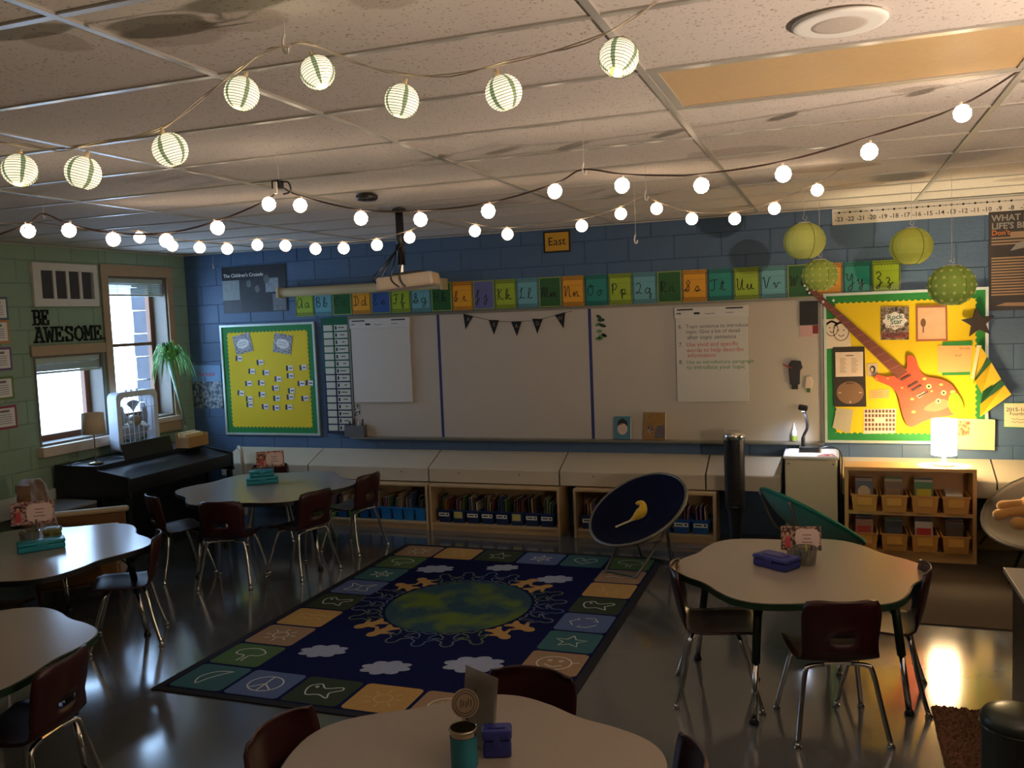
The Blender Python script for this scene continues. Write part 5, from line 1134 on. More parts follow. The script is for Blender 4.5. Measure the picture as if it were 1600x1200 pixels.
# ---- bookshelf with tan bins
bx0, bx1, by0, by1 = .085, 1.005, 7.225, 7.495
bookcase('bookshelf', 'honey maple two-shelf bookshelf holding eight tan bins under the lamp', bx0, bx1, by0, by1, .725, [.085, .385], WOOD, .028)
fronts = [[('grey picture book with a cream oval', s(90, 96, 108)), ('brown patterned book', s(110, 92, 70)), ('green book with a yellow panel', s(70, 120, 70)), ('low stack of white books', s(220, 200, 170))], [('pale red magazine', s(170, 120, 100)), ('dark blue-black book', s(40, 46, 56)), ('white and red paperback', s(196, 180, 170)), ('dark brown book', s(70, 54, 42))]]
for r in range(2):
    zz = (.3855, .0855)[r]
    for k, (a, c) in enumerate(spread(bx0+.036, bx1-.036, 4, .026)):
        lab = 'tan plastic bin, %s from the left on the %s shelf of the bookshelf' % (ORD[k], ('upper', 'lower')[r])
        bin_(a, c, by0-.035, by1-.03, zz, .135, BIN['yellow'], lab, 'tan bins on the bookshelf', (mat('tan_label', s(226, 170, 84), .4), .56, .06, False))
        nm, col = fronts[r][k]; xm = (a+c)/2
        if r == 0 and k == 3:
            for q in range(3):
                o = thing('book', 'white book, %s from the bottom of the stack in the upper right bin' % ORD[q], 'book', (xm, by0+.10, zz+.085+q*.022), group='white books stacked in the upper right bin')
                box(xm-.066, xm+.066-.01*q, by0+.005, by0+.19, zz+.085+q*.022, zz+.104+q*.022).build('cover', paint(226, 206, 180), o); box(xm-.064, xm+.064-.01*q, by0+.004, by0+.189, zz+.088+q*.022, zz+.101+q*.022).build('pages', WHITE, o)
            box(xm-.06, xm+.06, by0+.0, by0+.19, zz+.0055, zz+.084).one('book', paint(150, 120, 90), 'brown boxed book under the white stack in the upper right bin', 'book')
            continue
        t, M, c_, sz = book(xm, by0+.055, zz+.006, .125, .215 if r == 0 else .205, .012, -.12, col, nm+' at the front of a tan bin, %s shelf' % ('upper', 'lower')[r], None, True)
        f = lambda u, v: c_+M @ Vector((u, -sz[1]/2-.0008, v))
        b = MB()
        if k == 0 and r == 0: b.add([f(.045*math.cos(a_), .02+.05*math.sin(a_)) for a_ in [q*PI/8 for q in range(16)]], [tuple(range(16))]); pm = paint(206, 186, 150)
        else: b.add([f(-.05, -.01 if r else 0), f(.05, -.01 if r else 0), f(.05, .055), f(-.05, .055)], [(0, 1, 2, 3)]); pm = [paint(140, 110, 80), paint(150, 120, 90), paint(206, 186, 50), 0][k] if r == 0 else [paint(170, 60, 50), paint(70, 72, 80), paint(190, 50, 50), paint(90, 70, 56)][k]
        b.build('cover_print', pm, t)
        for q in range(2): book(xm+.004*q, by0+.095+.035*q, zz+.006, .128, .222+.012*q, .012, -.10, BOOKC[(k*3+q+r) % 9], '%s book behind the %s' % (('nearer', 'farther')[q], nm), 'books behind in the tan bins', True)
# glowing lamp
lxp, lyp = .80, 7.37
lp = thing('table_lamp', 'glowing white table lamp on top of the bookshelf', 'lamp', (lxp, lyp, .7255))
MB().lathe([(.075, 0), (.075, .012), (.03, .02), (.014, .03), (.012, .10)], (lxp, lyp, .7255), 24).build('base', mat('pale_lamp_base', s(226, 206, 170), .4), lp, smooth=True)
SHADE = mat('lit_lamp_shade', (1, .74, .40), .8, emit=LAMP_W, var=.02)
b = MB(); n = 28; b.grid(lambda i, j: (lxp+.088*math.cos(2*PI*i/n), lyp+.088*math.sin(2*PI*i/n), .7255+.085+.27*j), n, 2, closed=True); b.build('shade', SHADE, lp, smooth=True)
MB().ball((lxp, lyp, .7255+.17), .03, 10, 8).build('bulb', mat('lit_bulb', (1, .8, .5), .5, emit=LAMP_W*60), lp, smooth=True)
MB().cyl((lxp, lyp, .82), (lxp, lyp, .868), .012, n=10).build('lamp_socket', BLKPL, lp)

# ---- white cabinet with document camera
kx0, kx1, ky0, ky1, kz = -.365, .035, 7.375, 7.80, .775
kb = thing('media_cabinet', 'tall cream cabinet beside the bookshelf under the document camera', 'cabinet', ((kx0+kx1)/2, 7.6, 0))
CAB = mat('cream_cabinet', s(214, 198, 172), .5, var=.04)
box(kx0, kx1, ky0+.02, ky1, .0, kz-.02).build('body', CAB, kb, bevel=.003); box(kx0+.004, kx1-.004, ky0, ky0+.0195, .03, kz-.03).build('door', CAB, kb, bevel=.003); box(kx0-.012, kx1+.012, ky0-.01, ky1, kz-.019, kz).build('top_panel', mat('white_melamine', s(226, 224, 220), .45), kb, bevel=.003)
for x in (kx0+.03, kx1-.03): MB().lathe([(.006, 0), (.006, .004), (0, .005)], (x, ky0, kz-.06), 10, Matrix.Rotation(PI/2, 3, 'X')).build('bolt', DKMET, kb)
o = thing('paper_stack', 'white papers with a red picture lying on the cream cabinet', 'paper', (-.15, 7.5, kz+.0005))
b = MB(); b.add([(kx0+.0, ky0, kz+.001), (kx1-.0, ky0, kz+.001), (kx1-.01, ky1-.1, kz+.012), (kx0+.02, ky1-.1, kz+.012)], [(0, 1, 2, 3)]); b.build('white_sheet', WHITE, o, solid=.002)
b = MB(); b.add([(-.12, ky0+.005, kz+.004), (.03, ky0+.005, kz+.004), (.0, ky0+.11, kz+.008), (-.08, ky0+.10, kz+.008)], [(0, 1, 2, 3)]); b.build('red_print', grain('red_blot', s(170, 40, 40), s(220, 190, 180), 40, thr=.5), o)
dcx, dcy = -.19, 7.6
dc = thing('document_camera', 'black gooseneck document camera on the cream cabinet', 'camera', (dcx, dcy, kz+.012))
box(dcx-.07, dcx+.09, dcy-.07, dcy+.07, kz+.012, kz+.05).build('base', BLKPL, dc, bevel=.01)
MB().tube(cr([(dcx-.04, dcy+.02, kz+.05), (dcx-.035, dcy+.02, kz+.13), (dcx-.005, dcy+.02, kz+.2), (dcx-.01, dcy+.015, kz+.28), (dcx-.03, dcy+.01, kz+.345)], 6), [.016]*6+[.012]*19, 8).build('gooseneck', BLKPL, dc, smooth=True)
MB().obox((dcx-.035, dcy-.01, kz+.37), (.075, .09, .045), Matrix.Rotation(.2, 3, 'Y')).build('camera_head', BLKPL, dc, bevel=.014)
MB().lathe([(.012, 0), (.012, .004)], (dcx-.035, dcy-.02, kz+.338), 12).build('led_lamp', mat('led_white', (.8, .88, 1), .4, emit=3), dc)
ld = bpy.data.lights.new('document_camera_led', 'SPOT'); ld.energy = 9; ld.color = (.72, .80, 1); ld.spot_size = D_(150); ld.spot_blend = .8; ld.shadow_soft_size = .012
lo = bpy.data.objects.new('document_camera_led', ld); COL.objects.link(lo); lo.location = (dcx-.035, dcy-.02, kz+.333); lo.parent = None
MB().tube(cr([(dcx+.085, dcy, kz+.03), (dcx+.17, dcy-.02, kz+.05), (kx1+.03, dcy-.05, kz+.0), (kx1+.03, ky0+.05, kz-.2), (kx1+.028, ky0+.04, .3)], 6), .005, 6).build('cord', BLKPL, dc)

# ---- tower fan
fx, fy = -.755, 7.30
tf = thing('tower_fan', 'tall black tower fan with a chrome top by the whiteboard', 'fan', (fx, fy, 0))
MB().lathe([(.13, 0), (.13, .015), (.05, .03), (.05, .20)], (fx, fy, 0), 24).build('base', BLKPL, tf, smooth=False)
MB().lathe([(.05, .20), (.062, .30), (.066, .34), (.079, .36), (.082, .6), (.084, .92)], (fx, fy, 0), 28).build('column', BLKPL, tf, smooth=False)
MB().lathe([(.086, .92), (.088, .95), (.082, .975), (.05, .985), (0, .985)], (fx, fy, 0), 28).build('chrome_cap', CHROME, tf, smooth=True)
b = MB()
for k in range(26): b.box(fx-.05, fx+.05, fy-.0862, fy-.075, .40+k*.019, .406+k*.019)
b.build('air_grille', DKMET, tf)
box(fx-.03, fx+.03, fy-.083, fy-.075, .37, .378).build('badge', CHROME, tf)

# ---- folding saucer chairs
def saucer(label, c_, nrm, D, fab, rim, tub, feet_dir):
    c_ = Vector(c_); nrm = Vector(nrm).normalized(); R_ = D/2
    t = thing('saucer_chair', label, 'chair', (c_.x, c_.y, 0), group=None)
    Q = nrm.to_track_quat('Z', 'Y').to_matrix(); n = 36
    prof = [(0.001, -.13), (R_*.25, -.125), (R_*.5, -.10), (R_*.75, -.055), (R_*.92, -.015), (R_, 0)]
    b = MB(); b.lathe(prof, c_, n, Q); b.f = b.f[:-1]; b.f = [f for f in b.f if len(f) == 4]
    b.build('seat_fabric', fab, t, smooth=True, solid=.022)
    MB().tube([c_+Q @ Vector((R_*1.005*math.cos(2*PI*k/n), R_*1.005*math.sin(2*PI*k/n), 0)) for k in range(n)], .014, 8, closed=True).build('rim_tube', rim, t, smooth=True)
    h = Vector((nrm.x, nrm.y, 0)).normalized() if feet_dir is None else Vector(feet_dir).normalized(); sd = Vector((-h.y, h.x, 0))
    g = Vector((c_.x, c_.y, 0))
    for k, sgn in enumerate((1, -1)):
        # a U-frame: two arms from the rim crossing under the seat to a floor bar
        pts = []
        for ss in (1, -1):
            top_l = Q @ Vector((0, 0, 0))
            # rim point opposite the foot
            best = None
            for q in range(72):
                p = c_+Q @ Vector((R_*math.cos(2*PI*q/72), R_*math.sin(2*PI*q/72), -.02)); sc = (p-c_).dot(-h*sgn)*1.0+(p-c_).dot(sd*ss)*.55
                if best is None or sc > best[0]: best = (sc, p)
            pts.append((best[1], g+h*sgn*(R_*.62)+sd*ss*R_*.34+Vector((0, 0, .0225))))
        (ta, fa), (tb, fb) = pts
        ua, ub = c_-nrm*.19+sd*.17, c_-nrm*.19-sd*.17
        MB().tube(cr([ta, ta.lerp(ua, .6)-nrm*.05, ua, fa, fa.lerp(fb, .12), fa.lerp(fb, .88), fb, ub, tb.lerp(ub, .6)-nrm*.05, tb], 5), .012, 8).build('u_leg', tub, t, smooth=True)
    MB().tube([c_+nrm*-.15+sd*-.25, c_+nrm*-.15+sd*.25], .01, 6).build('cross_bar', tub, t)
    return t
GREYT = mat('grey_tube', s(120, 120, 112), .4, .5)
nav = onY(996, 795, 6.62)
saucer('navy folding saucer chair with a grey rim holding a yellow plush', nav, (-.30, -.46, .84), .80, mat('navy_velour', s(13, 17, 44), .95, spec=.15), GREYT, GREYT, (-.35, -.9, 0))
tl = onY(1268, 806, 6.75)
saucer('teal folding saucer chair tilted away in front of the cream cabinet', tl, (.45, .30, .84), .80, mat('teal_velour', s(28, 142, 124), .85, sheen=.3), mat('teal_rim', s(30, 120, 104), .8), GREYT, (.8, .5, 0))
gy = Vector((1.42, 6.95, .50))
saucer('grey folding saucer chair at the right edge holding a plush toy', gy, (-.32, -.38, .87), .86, mat('grey_velour', s(92, 82, 72), .9, sheen=.05), mat('grey_rim_fabric', s(84, 74, 64), .85), DKMET, (-.5, -.8, 0))
# plush toys
YF = mat('yellow_plush', s(222, 180, 40), .95, sheen=.4); TF = mat('tan_plush', s(206, 150, 80), .95, sheen=.4)
bn = onY(1004, 808, 6.42)
def plush(label, c_, m, name='plush_toy'):
    return thing(name, label, 'plush toy', (c_.x, c_.y, c_.z))
t = plush('yellow crescent plush toy lying in the navy saucer chair', bn, YF)
MB().tube(cr([bn+Vector((-.10, -.02, -.03)), bn+Vector((-.05, -.01, .0)), bn+Vector((0, 0, .05)), bn+Vector((-.005, .02, .10)), bn+Vector((-.055, .03, .095))], 5), [.004, .006, .01, .015, .02, .026, .032, .036, .04, .04, .038, .034, .03, .027, .024, .022, .02, .018, .016, .012, .006][:21], 10).build('body', YF, t, smooth=True)
b = MB(); b.ball(bn+Vector((-.03, -.03, .085)), .006); b.build('eye', BLACK, t)
b = MB(); b.tube(cr([bn+Vector((-.20, -.04, -.075)), bn+Vector((-.12, -.03, -.04)), bn+Vector((-.05, -.02, -.01))], 4), .008, 6); b.build('pale_tail', paint(220, 206, 170), t)
pt = onY(1585, 802, 6.80)
t = plush('tan plush animal with paws stretched out on the grey saucer chair', pt, TF)
MB().tube(cr([pt+Vector((-.13, -.02, -.02)), pt+Vector((-.05, 0, .0)), pt+Vector((.06, .02, .02))], 5), [.02, .034, .04, .038, .034, .032, .032, .034, .036, .038, .04], 10).build('foreleg', TF, t, smooth=True)
MB().tube(cr([pt+Vector((-.10, .03, .035)), pt+Vector((-.02, .04, .05)), pt+Vector((.10, .05, .06))], 5), [.02, .03, .036, .036, .034, .032, .032, .034, .036, .038, .04], 10).build('foreleg', TF, t, smooth=True)
MB().ball(pt+Vector((.16, .05, .05)), .10, 16, 10, (1.3, .9, .8)).build('body', TF, t, smooth=True)
MB().ball(pt+Vector((.02, -.05, -.06)), .045, 12, 8, (1.3, 1, 1)).build('hind_paw', TF, t, smooth=True)
# wall base strip by the grey chair and cable
b = MB(); b.tube(cr([(1.05, 7.4, .12), (1.15, 7.3, .28), (1.3, 7.25, .3), (1.35, 7.3, .1), (1.6, 7.35, .04)], 6), .008, 6); b.one('extension_cord', BLKPL, 'black power cord looping below the grey saucer chair', 'cord')
box(1.02, 2.9, 7.70, 7.80, .001, .14).one('floor_duct', mat('cream_duct', s(190, 170, 110), .6), 'low cream boxed pipe along the wall right of the bookshelf', 'duct')

# ---- desk and pouf at the right edge
dk = thing('teacher_desk', 'grey-topped dark desk cut off at the right edge', 'desk', (1.35, 4.0, 0))
box(.765, 2.1, 3.2, 4.69, .675, .70).build('desktop', mat('grey_desktop', s(166, 156, 142), .35, var=.05, scale=50), dk, bevel=.003)
box(.80, .822, 3.24, 4.65, .0, .674).build('side_panel', mat('dark_desk_panel', s(58, 52, 46), .5), dk); box(.822, 2.06, 4.63, 4.65, .10, .674).build('modesty_panel', mat('dark_desk_panel', (0, 0, 0)), dk); box(2.04, 2.06, 3.24, 4.63, 0, .674).build('side_panel', mat('dark_desk_panel', (0, 0, 0)), dk)
pf = thing('pouf', 'round dark green leather pouf on the shag mat at lower right', 'pouf', (.665, 3.76, .012))
PLE = mat('green_black_leather', s(44, 52, 48), .32)
MB().lathe([(.112, 0), (.126, .02), (.128, .30), (.128, .305)], (.665, 3.76, .027), 32).build('base_drum', PLE, pf, smooth=False)
MB().lathe([(.130, .305), (.132, .33), (.118, .355), (.07, .370), (0, .374)], (.665, 3.76, .027), 32).build('cushion', PLE, pf, smooth=True)
MB().tube([(.665+.131*math.cos(2*PI*k/32), 3.76+.131*math.sin(2*PI*k/32), .333) for k in range(32)], .004, 6, closed=True).build('piping', PLE, pf)

# ---- piano and things on it
PBK = mat('piano_black', s(20, 20, 24), .38); x0, x1, xm, y0, y1 = -6.50, -5.68, -6.02, 5.88, 7.30
pi_ = thing('digital_piano', 'black upright digital piano with its lid closed by the window', 'piano', (-6.1, 6.6, 0))
MB().prism([(x0, 0.0), (xm+.04, 0.0), (xm+.04, .56), (x1+.01, .56), (x1, .60), (x1, .725), (x1-.02, .742), (xm, .795), (xm-.02, .83), (x0, .83)], y0, y0+.03, 'y').build('side_cheek', PBK, pi_, bevel=.004)
MB().prism([(x0, 0.0), (xm+.04, 0.0), (xm+.04, .56), (x1+.01, .56), (x1, .60), (x1, .725), (x1-.02, .742), (xm, .795), (xm-.02, .83), (x0, .83)], y1-.03, y1, 'y').build('side_cheek', PBK, pi_, bevel=.004)
for y in (y0, y1-.05): box(x1-.06, x1-.02, y, y+.05, 0, .56).build('front_leg', PBK, pi_, bevel=.004)
MB().prism([(x1-.005, .60), (x1-.005, .72), (xm, .787), (xm, .60)], y0+.03, y1-.03, 'y').build('key_lid', PBK, pi_)
box(x0, xm-.01, y0+.03, y1-.03, .60, .826).build('top_case', PBK, pi_, bevel=.004); box(xm-.0, xm+.02, y0+.03, y1-.03, .08, .60).build('front_board', PBK, pi_)
M = Matrix.Rotation(D_(-14), 3, 'Y')
MB().obox((-5.985, 6.47, .905), (.014, .62, .15), M).build('music_stand', PBK, pi_, bevel=.006)
o = thing('folder_box', 'cardboard box of folders on the far end of the piano', 'box', (-5.98, 7.06, .8275))
KR = mat('kraft_board', s(178, 138, 84), .75)
b = MB(); b.box(-6.06, -5.9, 6.92, 6.925, .8275, .93); b.box(-6.06, -5.9, 7.205, 7.21, .8275, .95); b.box(-6.06, -6.055, 6.925, 7.205, .8275, .97); b.box(-5.905, -5.9, 6.925, 7.205, .8275, .93); b.box(-6.055, -5.905, 6.925, 7.205, .8275, .832); b.build('box_body', KR, o)
for k in range(4): box(-6.04+.03*k, -6.036+.03*k, 6.94, 7.19, .833, .975-.006*k).build('folder', paint(222, 196, 140) if k % 2 else WHITE, o)
# lamp on piano
lx, ly = -6.13, 5.99
t = thing('desk_lamp', 'slim unlit lamp with pale drum shade on the piano', 'lamp', (lx, ly, .8305))
MB().lathe([(.06, 0), (.062, .008), (.05, .016), (.01, .02), (.008, .022)], (lx, ly, .8305), 22).build('base', mat('brass_dark', s(110, 96, 50), .3, .7), t, smooth=True)
MB().cyl((lx, ly, .85), (lx, ly, 1.17), .006, n=8).build('stem', CHROME, t)
b = MB(); n = 26; b.grid(lambda i, j: (lx+(.098-.008*j)*math.cos(2*PI*i/n), ly+(.098-.008*j)*math.sin(2*PI*i/n), 1.10+.185*j), n, 2, closed=True)
shm = mat('linen_shade', s(206, 190, 160), .85); b.build('drum_shade', shm, t, smooth=True, solid=.003)
b = MB(); 
for a in (0, 2.1, 4.2): b.cyl((lx, ly, 1.16), (lx+.09*math.cos(a), ly+.09*math.sin(a), 1.16), .002, n=5)
b.build('spider', CHROME, t)
MB().tube(cr([(lx-.05, ly, .84), (lx-.13, 5.90, .85), (lx-.2, 5.865, .8), (lx-.33, 5.86, .6), (lx-.36, 5.86, .4)], 5), .004, 6).build('cord', BLKPL, t)
# items on piano
b = MB(); b.tube(cr([(-6.25, 6.15, .836), (-6.15, 6.2, .836), (-6.1, 6.3, .836), (-6.2, 6.32, .836), (-6.28, 6.25, .836), (-6.2, 6.12, .836)], 5), .005, 6); b.one('headphone_cable', BLKPL, 'tangle of dark cable on the piano behind the music stand', 'cable')
# box fan
fy0, fy1, fz0 = 6.50, 7.04, .8305; fx0 = -6.46; fz1 = fz0+.58
t = thing('box_fan', 'white box fan standing behind the piano music stand at the window', 'fan', (fx0+.05, (fy0+fy1)/2, fz0))
FW = mat('fan_white', s(212, 220, 232), .4); e = .055
def rr2(y0, y1, z0, z1, r): return rrect(y0, y1, z0, z1, r)
o_, i_ = rr2(fy0, fy1, fz0, fz1, .06), rr2(fy0+e, fy1-e, fz0+e, fz1-e, .05)
b = MB(); n = len(o_); vs = []
for X in (fx0, fx0+.11): vs += [(X, a, c) for a, c in o_]+[(X, a, c) for a, c in i_]
fs = []
for k in range(n):
    j = (k+1) % n; fs += [(k, j, n+j, n+k), (2*n+k, 3*n+k, 3*n+j, 2*n+j), (k, 2*n+k, 2*n+j, j), (n+k, n+j, 3*n+j, 3*n+k)]
b.add(vs, fs); b.build('housing', FW, t)
fcy, fcz = (fy0+fy1)/2, (fz0+fz1)/2
for k in range(7):
    y = fy0+e+(fy1-fy0-2*e)*(k+.5)/7; MB().cyl((fx0+.105, y, fz0+e*.9), (fx0+.105, y, fz1-e*.9), .0035, n=6).build('grille_bar', FW, t)
for z in (fcz-.12, fcz+.12): MB().cyl((fx0+.107, fy0+e*.9, z), (fx0+.107, fy1-e*.9, z), .003, n=6).build('grille_bar', FW, t)
MB().lathe([(.05, -.05), (.055, 0), (.045, .045), (0, .055)], (fx0+.06, fcy, fcz), 20, Matrix.Rotation(PI/2, 3, 'Y')).build('hub', mat('fan_hub', s(150, 140, 120), .5), t, smooth=True)
for k in range(5):
    a0 = k*2*PI/5+.3; b = MB()
    b.grid(lambda i, j: (fx0+.03+.04*i/5, fcy+(.05+.15*j/6)*math.cos(a0+(.25+.5*j/6)*(i/5-.5)*1.6), fcz+(.05+.15*j/6)*math.sin(a0+(.25+.5*j/6)*(i/5-.5)*1.6)), 6, 7); b.build('blade', mat('fan_blade_clear', s(150, 156, 160), .35), t, smooth=True, solid=.003)
for k in range(3): MB().cyl((fx0+.06, fcy-.09+.07*k, fz1), (fx0+.06, fcy-.09+.07*k, fz1+.018), .012, n=10).build('control_knob', FW, t)
# hanging fern in a slim cone planter
pc_ = onX(264, 572, LX+.13); tipp = onX(290, 664, LX+.13); px_, py_ = LX+.13, pc_.y
t = thing('potted_fern', 'green spider fern spilling from a tall slim pale cone planter in the corner', 'plant', (px_, tipp.y, tipp.z))
cb, ct = Vector((px_, tipp.y, tipp.z)), Vector((px_, pc_.y+.02, pc_.z+.06))
MB().tube([cb, cb.lerp(ct, .5), ct], [.010, .019, .034], 16).build('cone_planter', mat('pale_celadon', s(120, 146, 120), .5), t, smooth=True)
MB().tube([cb, (px_, cb.y, .84)], [.012, .012], 8).build('stake', mat('pale_celadon', (0, 0, 0)), t)
FG = [mat('fern_a', s(86, 150, 56), .6), mat('fern_b', s(60, 120, 46), .6), mat('fern_c', s(130, 180, 90), .6)]
for k in range(170):
    a = random.uniform(0, 2*PI); L_ = random.uniform(.24, .46); up = random.uniform(.08, .24); b = MB()
    ca, sa = math.cos(a), math.sin(a)
    if ca < -.35: L_ *= .45
    base = ct+Vector((random.uniform(-.03, .03), random.uniform(-.03, .03), .0)); w = random.uniform(.007, .013); n = 7; vs = []
    for i in range(n):
        f = i/(n-1); r = L_*(f**.8)*.75; z = up*math.sin(f*2.2)*1.1-(.26*f*f)*(L_/.3)*random.uniform(.9, 1.1)
        p = base+Vector((ca*r*.7, sa*r, z)); q = Vector((-sa, ca, 0))*w*(1-f*.9); vs += [p-q, p+q]
    b.add(vs, [(2*i, 2*i+1, 2*i+3, 2*i+2) for i in range(n-1)]); b.build('leaf_blade', FG[k % 3], t)
# drawer unit
t = thing('drawer_unit', 'grey drawer unit with a shiny top between armchair and piano', 'drawers', (-6.2, 5.62, 0))
x0, x1, y0, y1 = -6.42, -6.0, 5.42, 5.84; DG = mat('grey_drawer_plastic', s(96, 96, 92), .45)
box(x0, x1, y0, y1, 0, .52).build('carcass', DG, t, bevel=.006); MB().prism(rrect(x0-.01, x1+.02, y0-.01, y1+.01, .05), .52, .54, 'z').build('top_lid', mat('shiny_lid', s(150, 150, 146), .15), t, bevel=.004)
for k in range(3):
    q = box(x1, x1+.014, y0+.015, y1-.015, .03+k*.165, .17+k*.165).build('drawer_front', DG, t, bevel=.004); box(x1+.014, x1+.026, y0+.14, y1-.14, .11+k*.165, .125+k*.165).build('pull', DKMET, q)
# armchair
ARM = mat('gold_tufted_velvet', s(112, 78, 38), .85, var=.2, scale=14, sheen=.4); AWD = mat('pale_arm_pad', s(196, 180, 140), .6)
ang = D_(38); t = thing('armchair', 'gold tufted armchair with pale padded arms at the left edge', 'armchair', (-5.40, 5.10, 0), rz=ang-PI/2)
b = MB()
def bk(i, j):
    u = 2*i/14-1; v = j/12; w = .30*(1-.15*max(0, v-.8)/.2*u*u); tuft = .012*math.cos(u*8)*math.cos(v*14)
    return (u*w*(1 if v < .9 else 1-.3*(v-.9)/.1*abs(u)), -.27-.10*v+.03*u*u+tuft, .40+.50*v-.02*u*u*(v > .9))
b.grid(bk, 15, 13); b.build('tufted_back', ARM, t, smooth=True, solid=.09)
b = MB(); b.box(-.29, .29, -.28, .30, .27, .42); b.build('seat_cushion', ARM, t, bevel=.04)
for s_ in (-1, 1):
    a_ = MB().box(*sorted((s_*.30, s_*.37)), -.28, .30, .54, .585).build('arm_pad', AWD, t, bevel=.02)
    MB().box(*sorted((s_*.31, s_*.36)), -.26, .27, .16, .54).build('arm_side', ARM, t, bevel=.015)
b = MB().box(-.30, .30, -.30, .28, .12, .27).build('seat_base', ARM, t, bevel=.01)
for q in ((-.27, -.27), (.27, -.27), (-.27, .25), (.27, .25)): MB().cyl((q[0], q[1], 0), (q[0], q[1], .12), .016, .024, 10).build('leg', mat('dark_wood_leg', s(60, 38, 24), .5), t)

# ---- things on tables
def sign_card(t, base, w, h, ang, m_border, top, name='sign_card'):
    M = Matrix.Rotation(ang, 3, 'Z') @ Matrix.Rotation(D_(-10), 3, 'X'); c_ = Vector(base)+M @ Vector((0, 0, h/2))
    MB().obox(c_, (w, .004, h), M).build('patterned_card', m_border, t)
    f = lambda u, v: c_+M @ Vector((u*w/2, -.0026, v*h/2))
    pl_ = [(.3+.62*math.cos(a)*(1+.06*math.cos(10*a)), .72*math.sin(a)*(1+.06*math.cos(10*a))) for a in [k*PI/20 for k in range(40)]]
    pl_ = [(max(-.3, min(.93, 0.32+1.0*math.copysign(abs(math.cos(a))**.5, math.cos(a))*.6*(1+.05*math.cos(14*a)))), .8*math.copysign(abs(math.sin(a))**.5, math.sin(a))*(1+.04*math.cos(14*a))) for a in [k*PI/28 for k in range(56)]]
    MB().add([f(*p) for p in pl_], [tuple(range(len(pl_)))]).build('pale_panel', paint(226, 204, 196), t)
    b = MB()
    for k, ww in enumerate((.22, .18, .26)): b.add([c_+M @ Vector((u*w/2, -.0032, v*h/2)) for u, v in ((.3-ww, .25-.3*k), (.3+ww, .25-.3*k), (.3+ww, .32-.3*k), (.3-ww, .32-.3*k))], [(0, 1, 2, 3)])
    b.build('printed_words', mat('rose_print', s(150, 90, 90), .7), t)
    b = MB(); b.add([f(-.66+.17*math.cos(a), .42+.26*math.sin(a)) for a in [k*PI/6 for k in range(12)]], [tuple(range(12))]); b.build('figure_hair', paint(60, 40, 34), t)
    b = MB(); b.add([c_+M @ Vector(((-.66+.10*math.cos(a))*w/2, -.0032, (.34+.17*math.sin(a))*h/2)) for a in [k*PI/6 for k in range(12)]], [tuple(range(12))]); b.build('figure_face', paint(206, 150, 120), t)
    b = MB(); b.add([f(-.8, -.75), f(-.52, -.75), f(-.55, .12), f(-.76, .12)], [(0, 1, 2, 3)]); b.build('figure_dress', paint(196, 70, 80), t)
LEOP = grain('leopard_card', s(50, 34, 30), s(180, 140, 120), 60, thr=.5)
HZ = TH+.0008
def caddy_box(label, cx, cy, ang, L_, w, h, m, name='pencil_box', z=HZ):
    t = thing(name, label, 'box', (cx, cy, z), rz=ang if ang else 1e-9)
    MB().box(-L_/2, L_/2, -w/2, w/2, 0, h*.6).build('box_base', m, t, bevel=.008); MB().box(-L_/2-.003, L_/2+.003, -w/2-.003, w/2+.003, h*.6+.001, h).build('lid', m, t, bevel=.010)
    MB().box(-L_*.12, L_*.12, -w/2-.007, -w/2-.003, h*.4, h*.8).build('latch', m, t, bevel=.002); MB().box(-L_*.3, L_*.3, -w*.25, w*.25, h, h+.003).build('lid_emboss', m, t, bevel=.001)
NBOX = mat('royal_blue_plastic', s(44, 54, 132), .35); TBOX = mat('turquoise_plastic', s(20, 138, 158), .35)
caddy_box('royal blue pencil box on the tan table', -.285, 4.755, D_(-35), .21, .13, .062, NBOX)
CLEAR = mat('clear_plastic_cup', s(200, 200, 190), .15, trans=.75)
def cup(label, cx, cy, r, h, m, contents=True, z=HZ):
    t = thing('supply_cup', label, 'cup', (cx, cy, z))
    b = MB(); n = 24; b.lathe([(r*.86, .0), (r, h), (r*.96, h), (r*.83, .004), (0.0001, .004)], (cx, cy, z), n); b.build('cup_wall', m, t, smooth=False)
    MB().tube([(cx+r*math.cos(2*PI*k/n), cy+r*math.sin(2*PI*k/n), z+h) for k in range(n)], .003, 6, closed=True).build('rim', m, t)
    if contents:
        for k in range(7):
            a = k*.9; q = MB().cyl((cx+.4*r*math.cos(a), cy+.4*r*math.sin(a), z+.006), (cx+.66*r*math.cos(a+.6), cy+.66*r*math.sin(a+.6), z+h*random.uniform(.8, 1.15)), .005, n=6).build('crayon', paint(*[(40, 40, 44), (180, 170, 60), (70, 110, 60), (150, 140, 120), (50, 50, 60), (120, 120, 60), (190, 180, 150)][k]), t)
    return t
cup('clear plastic cup of crayons on the tan table', -.145, 4.84, .065, .085, CLEAR)
o = thing('table_sign', 'leopard-edged table sign card standing behind the clear cup', 'sign', (-.17, 4.92, HZ)); sign_card(o, (-.165, 4.93, HZ+.045), .21, .13, D_(8), LEOP, None)
box(-.24, -.09, 4.925, 4.95, HZ, HZ+.05).build('stand_block', CLEAR, o)
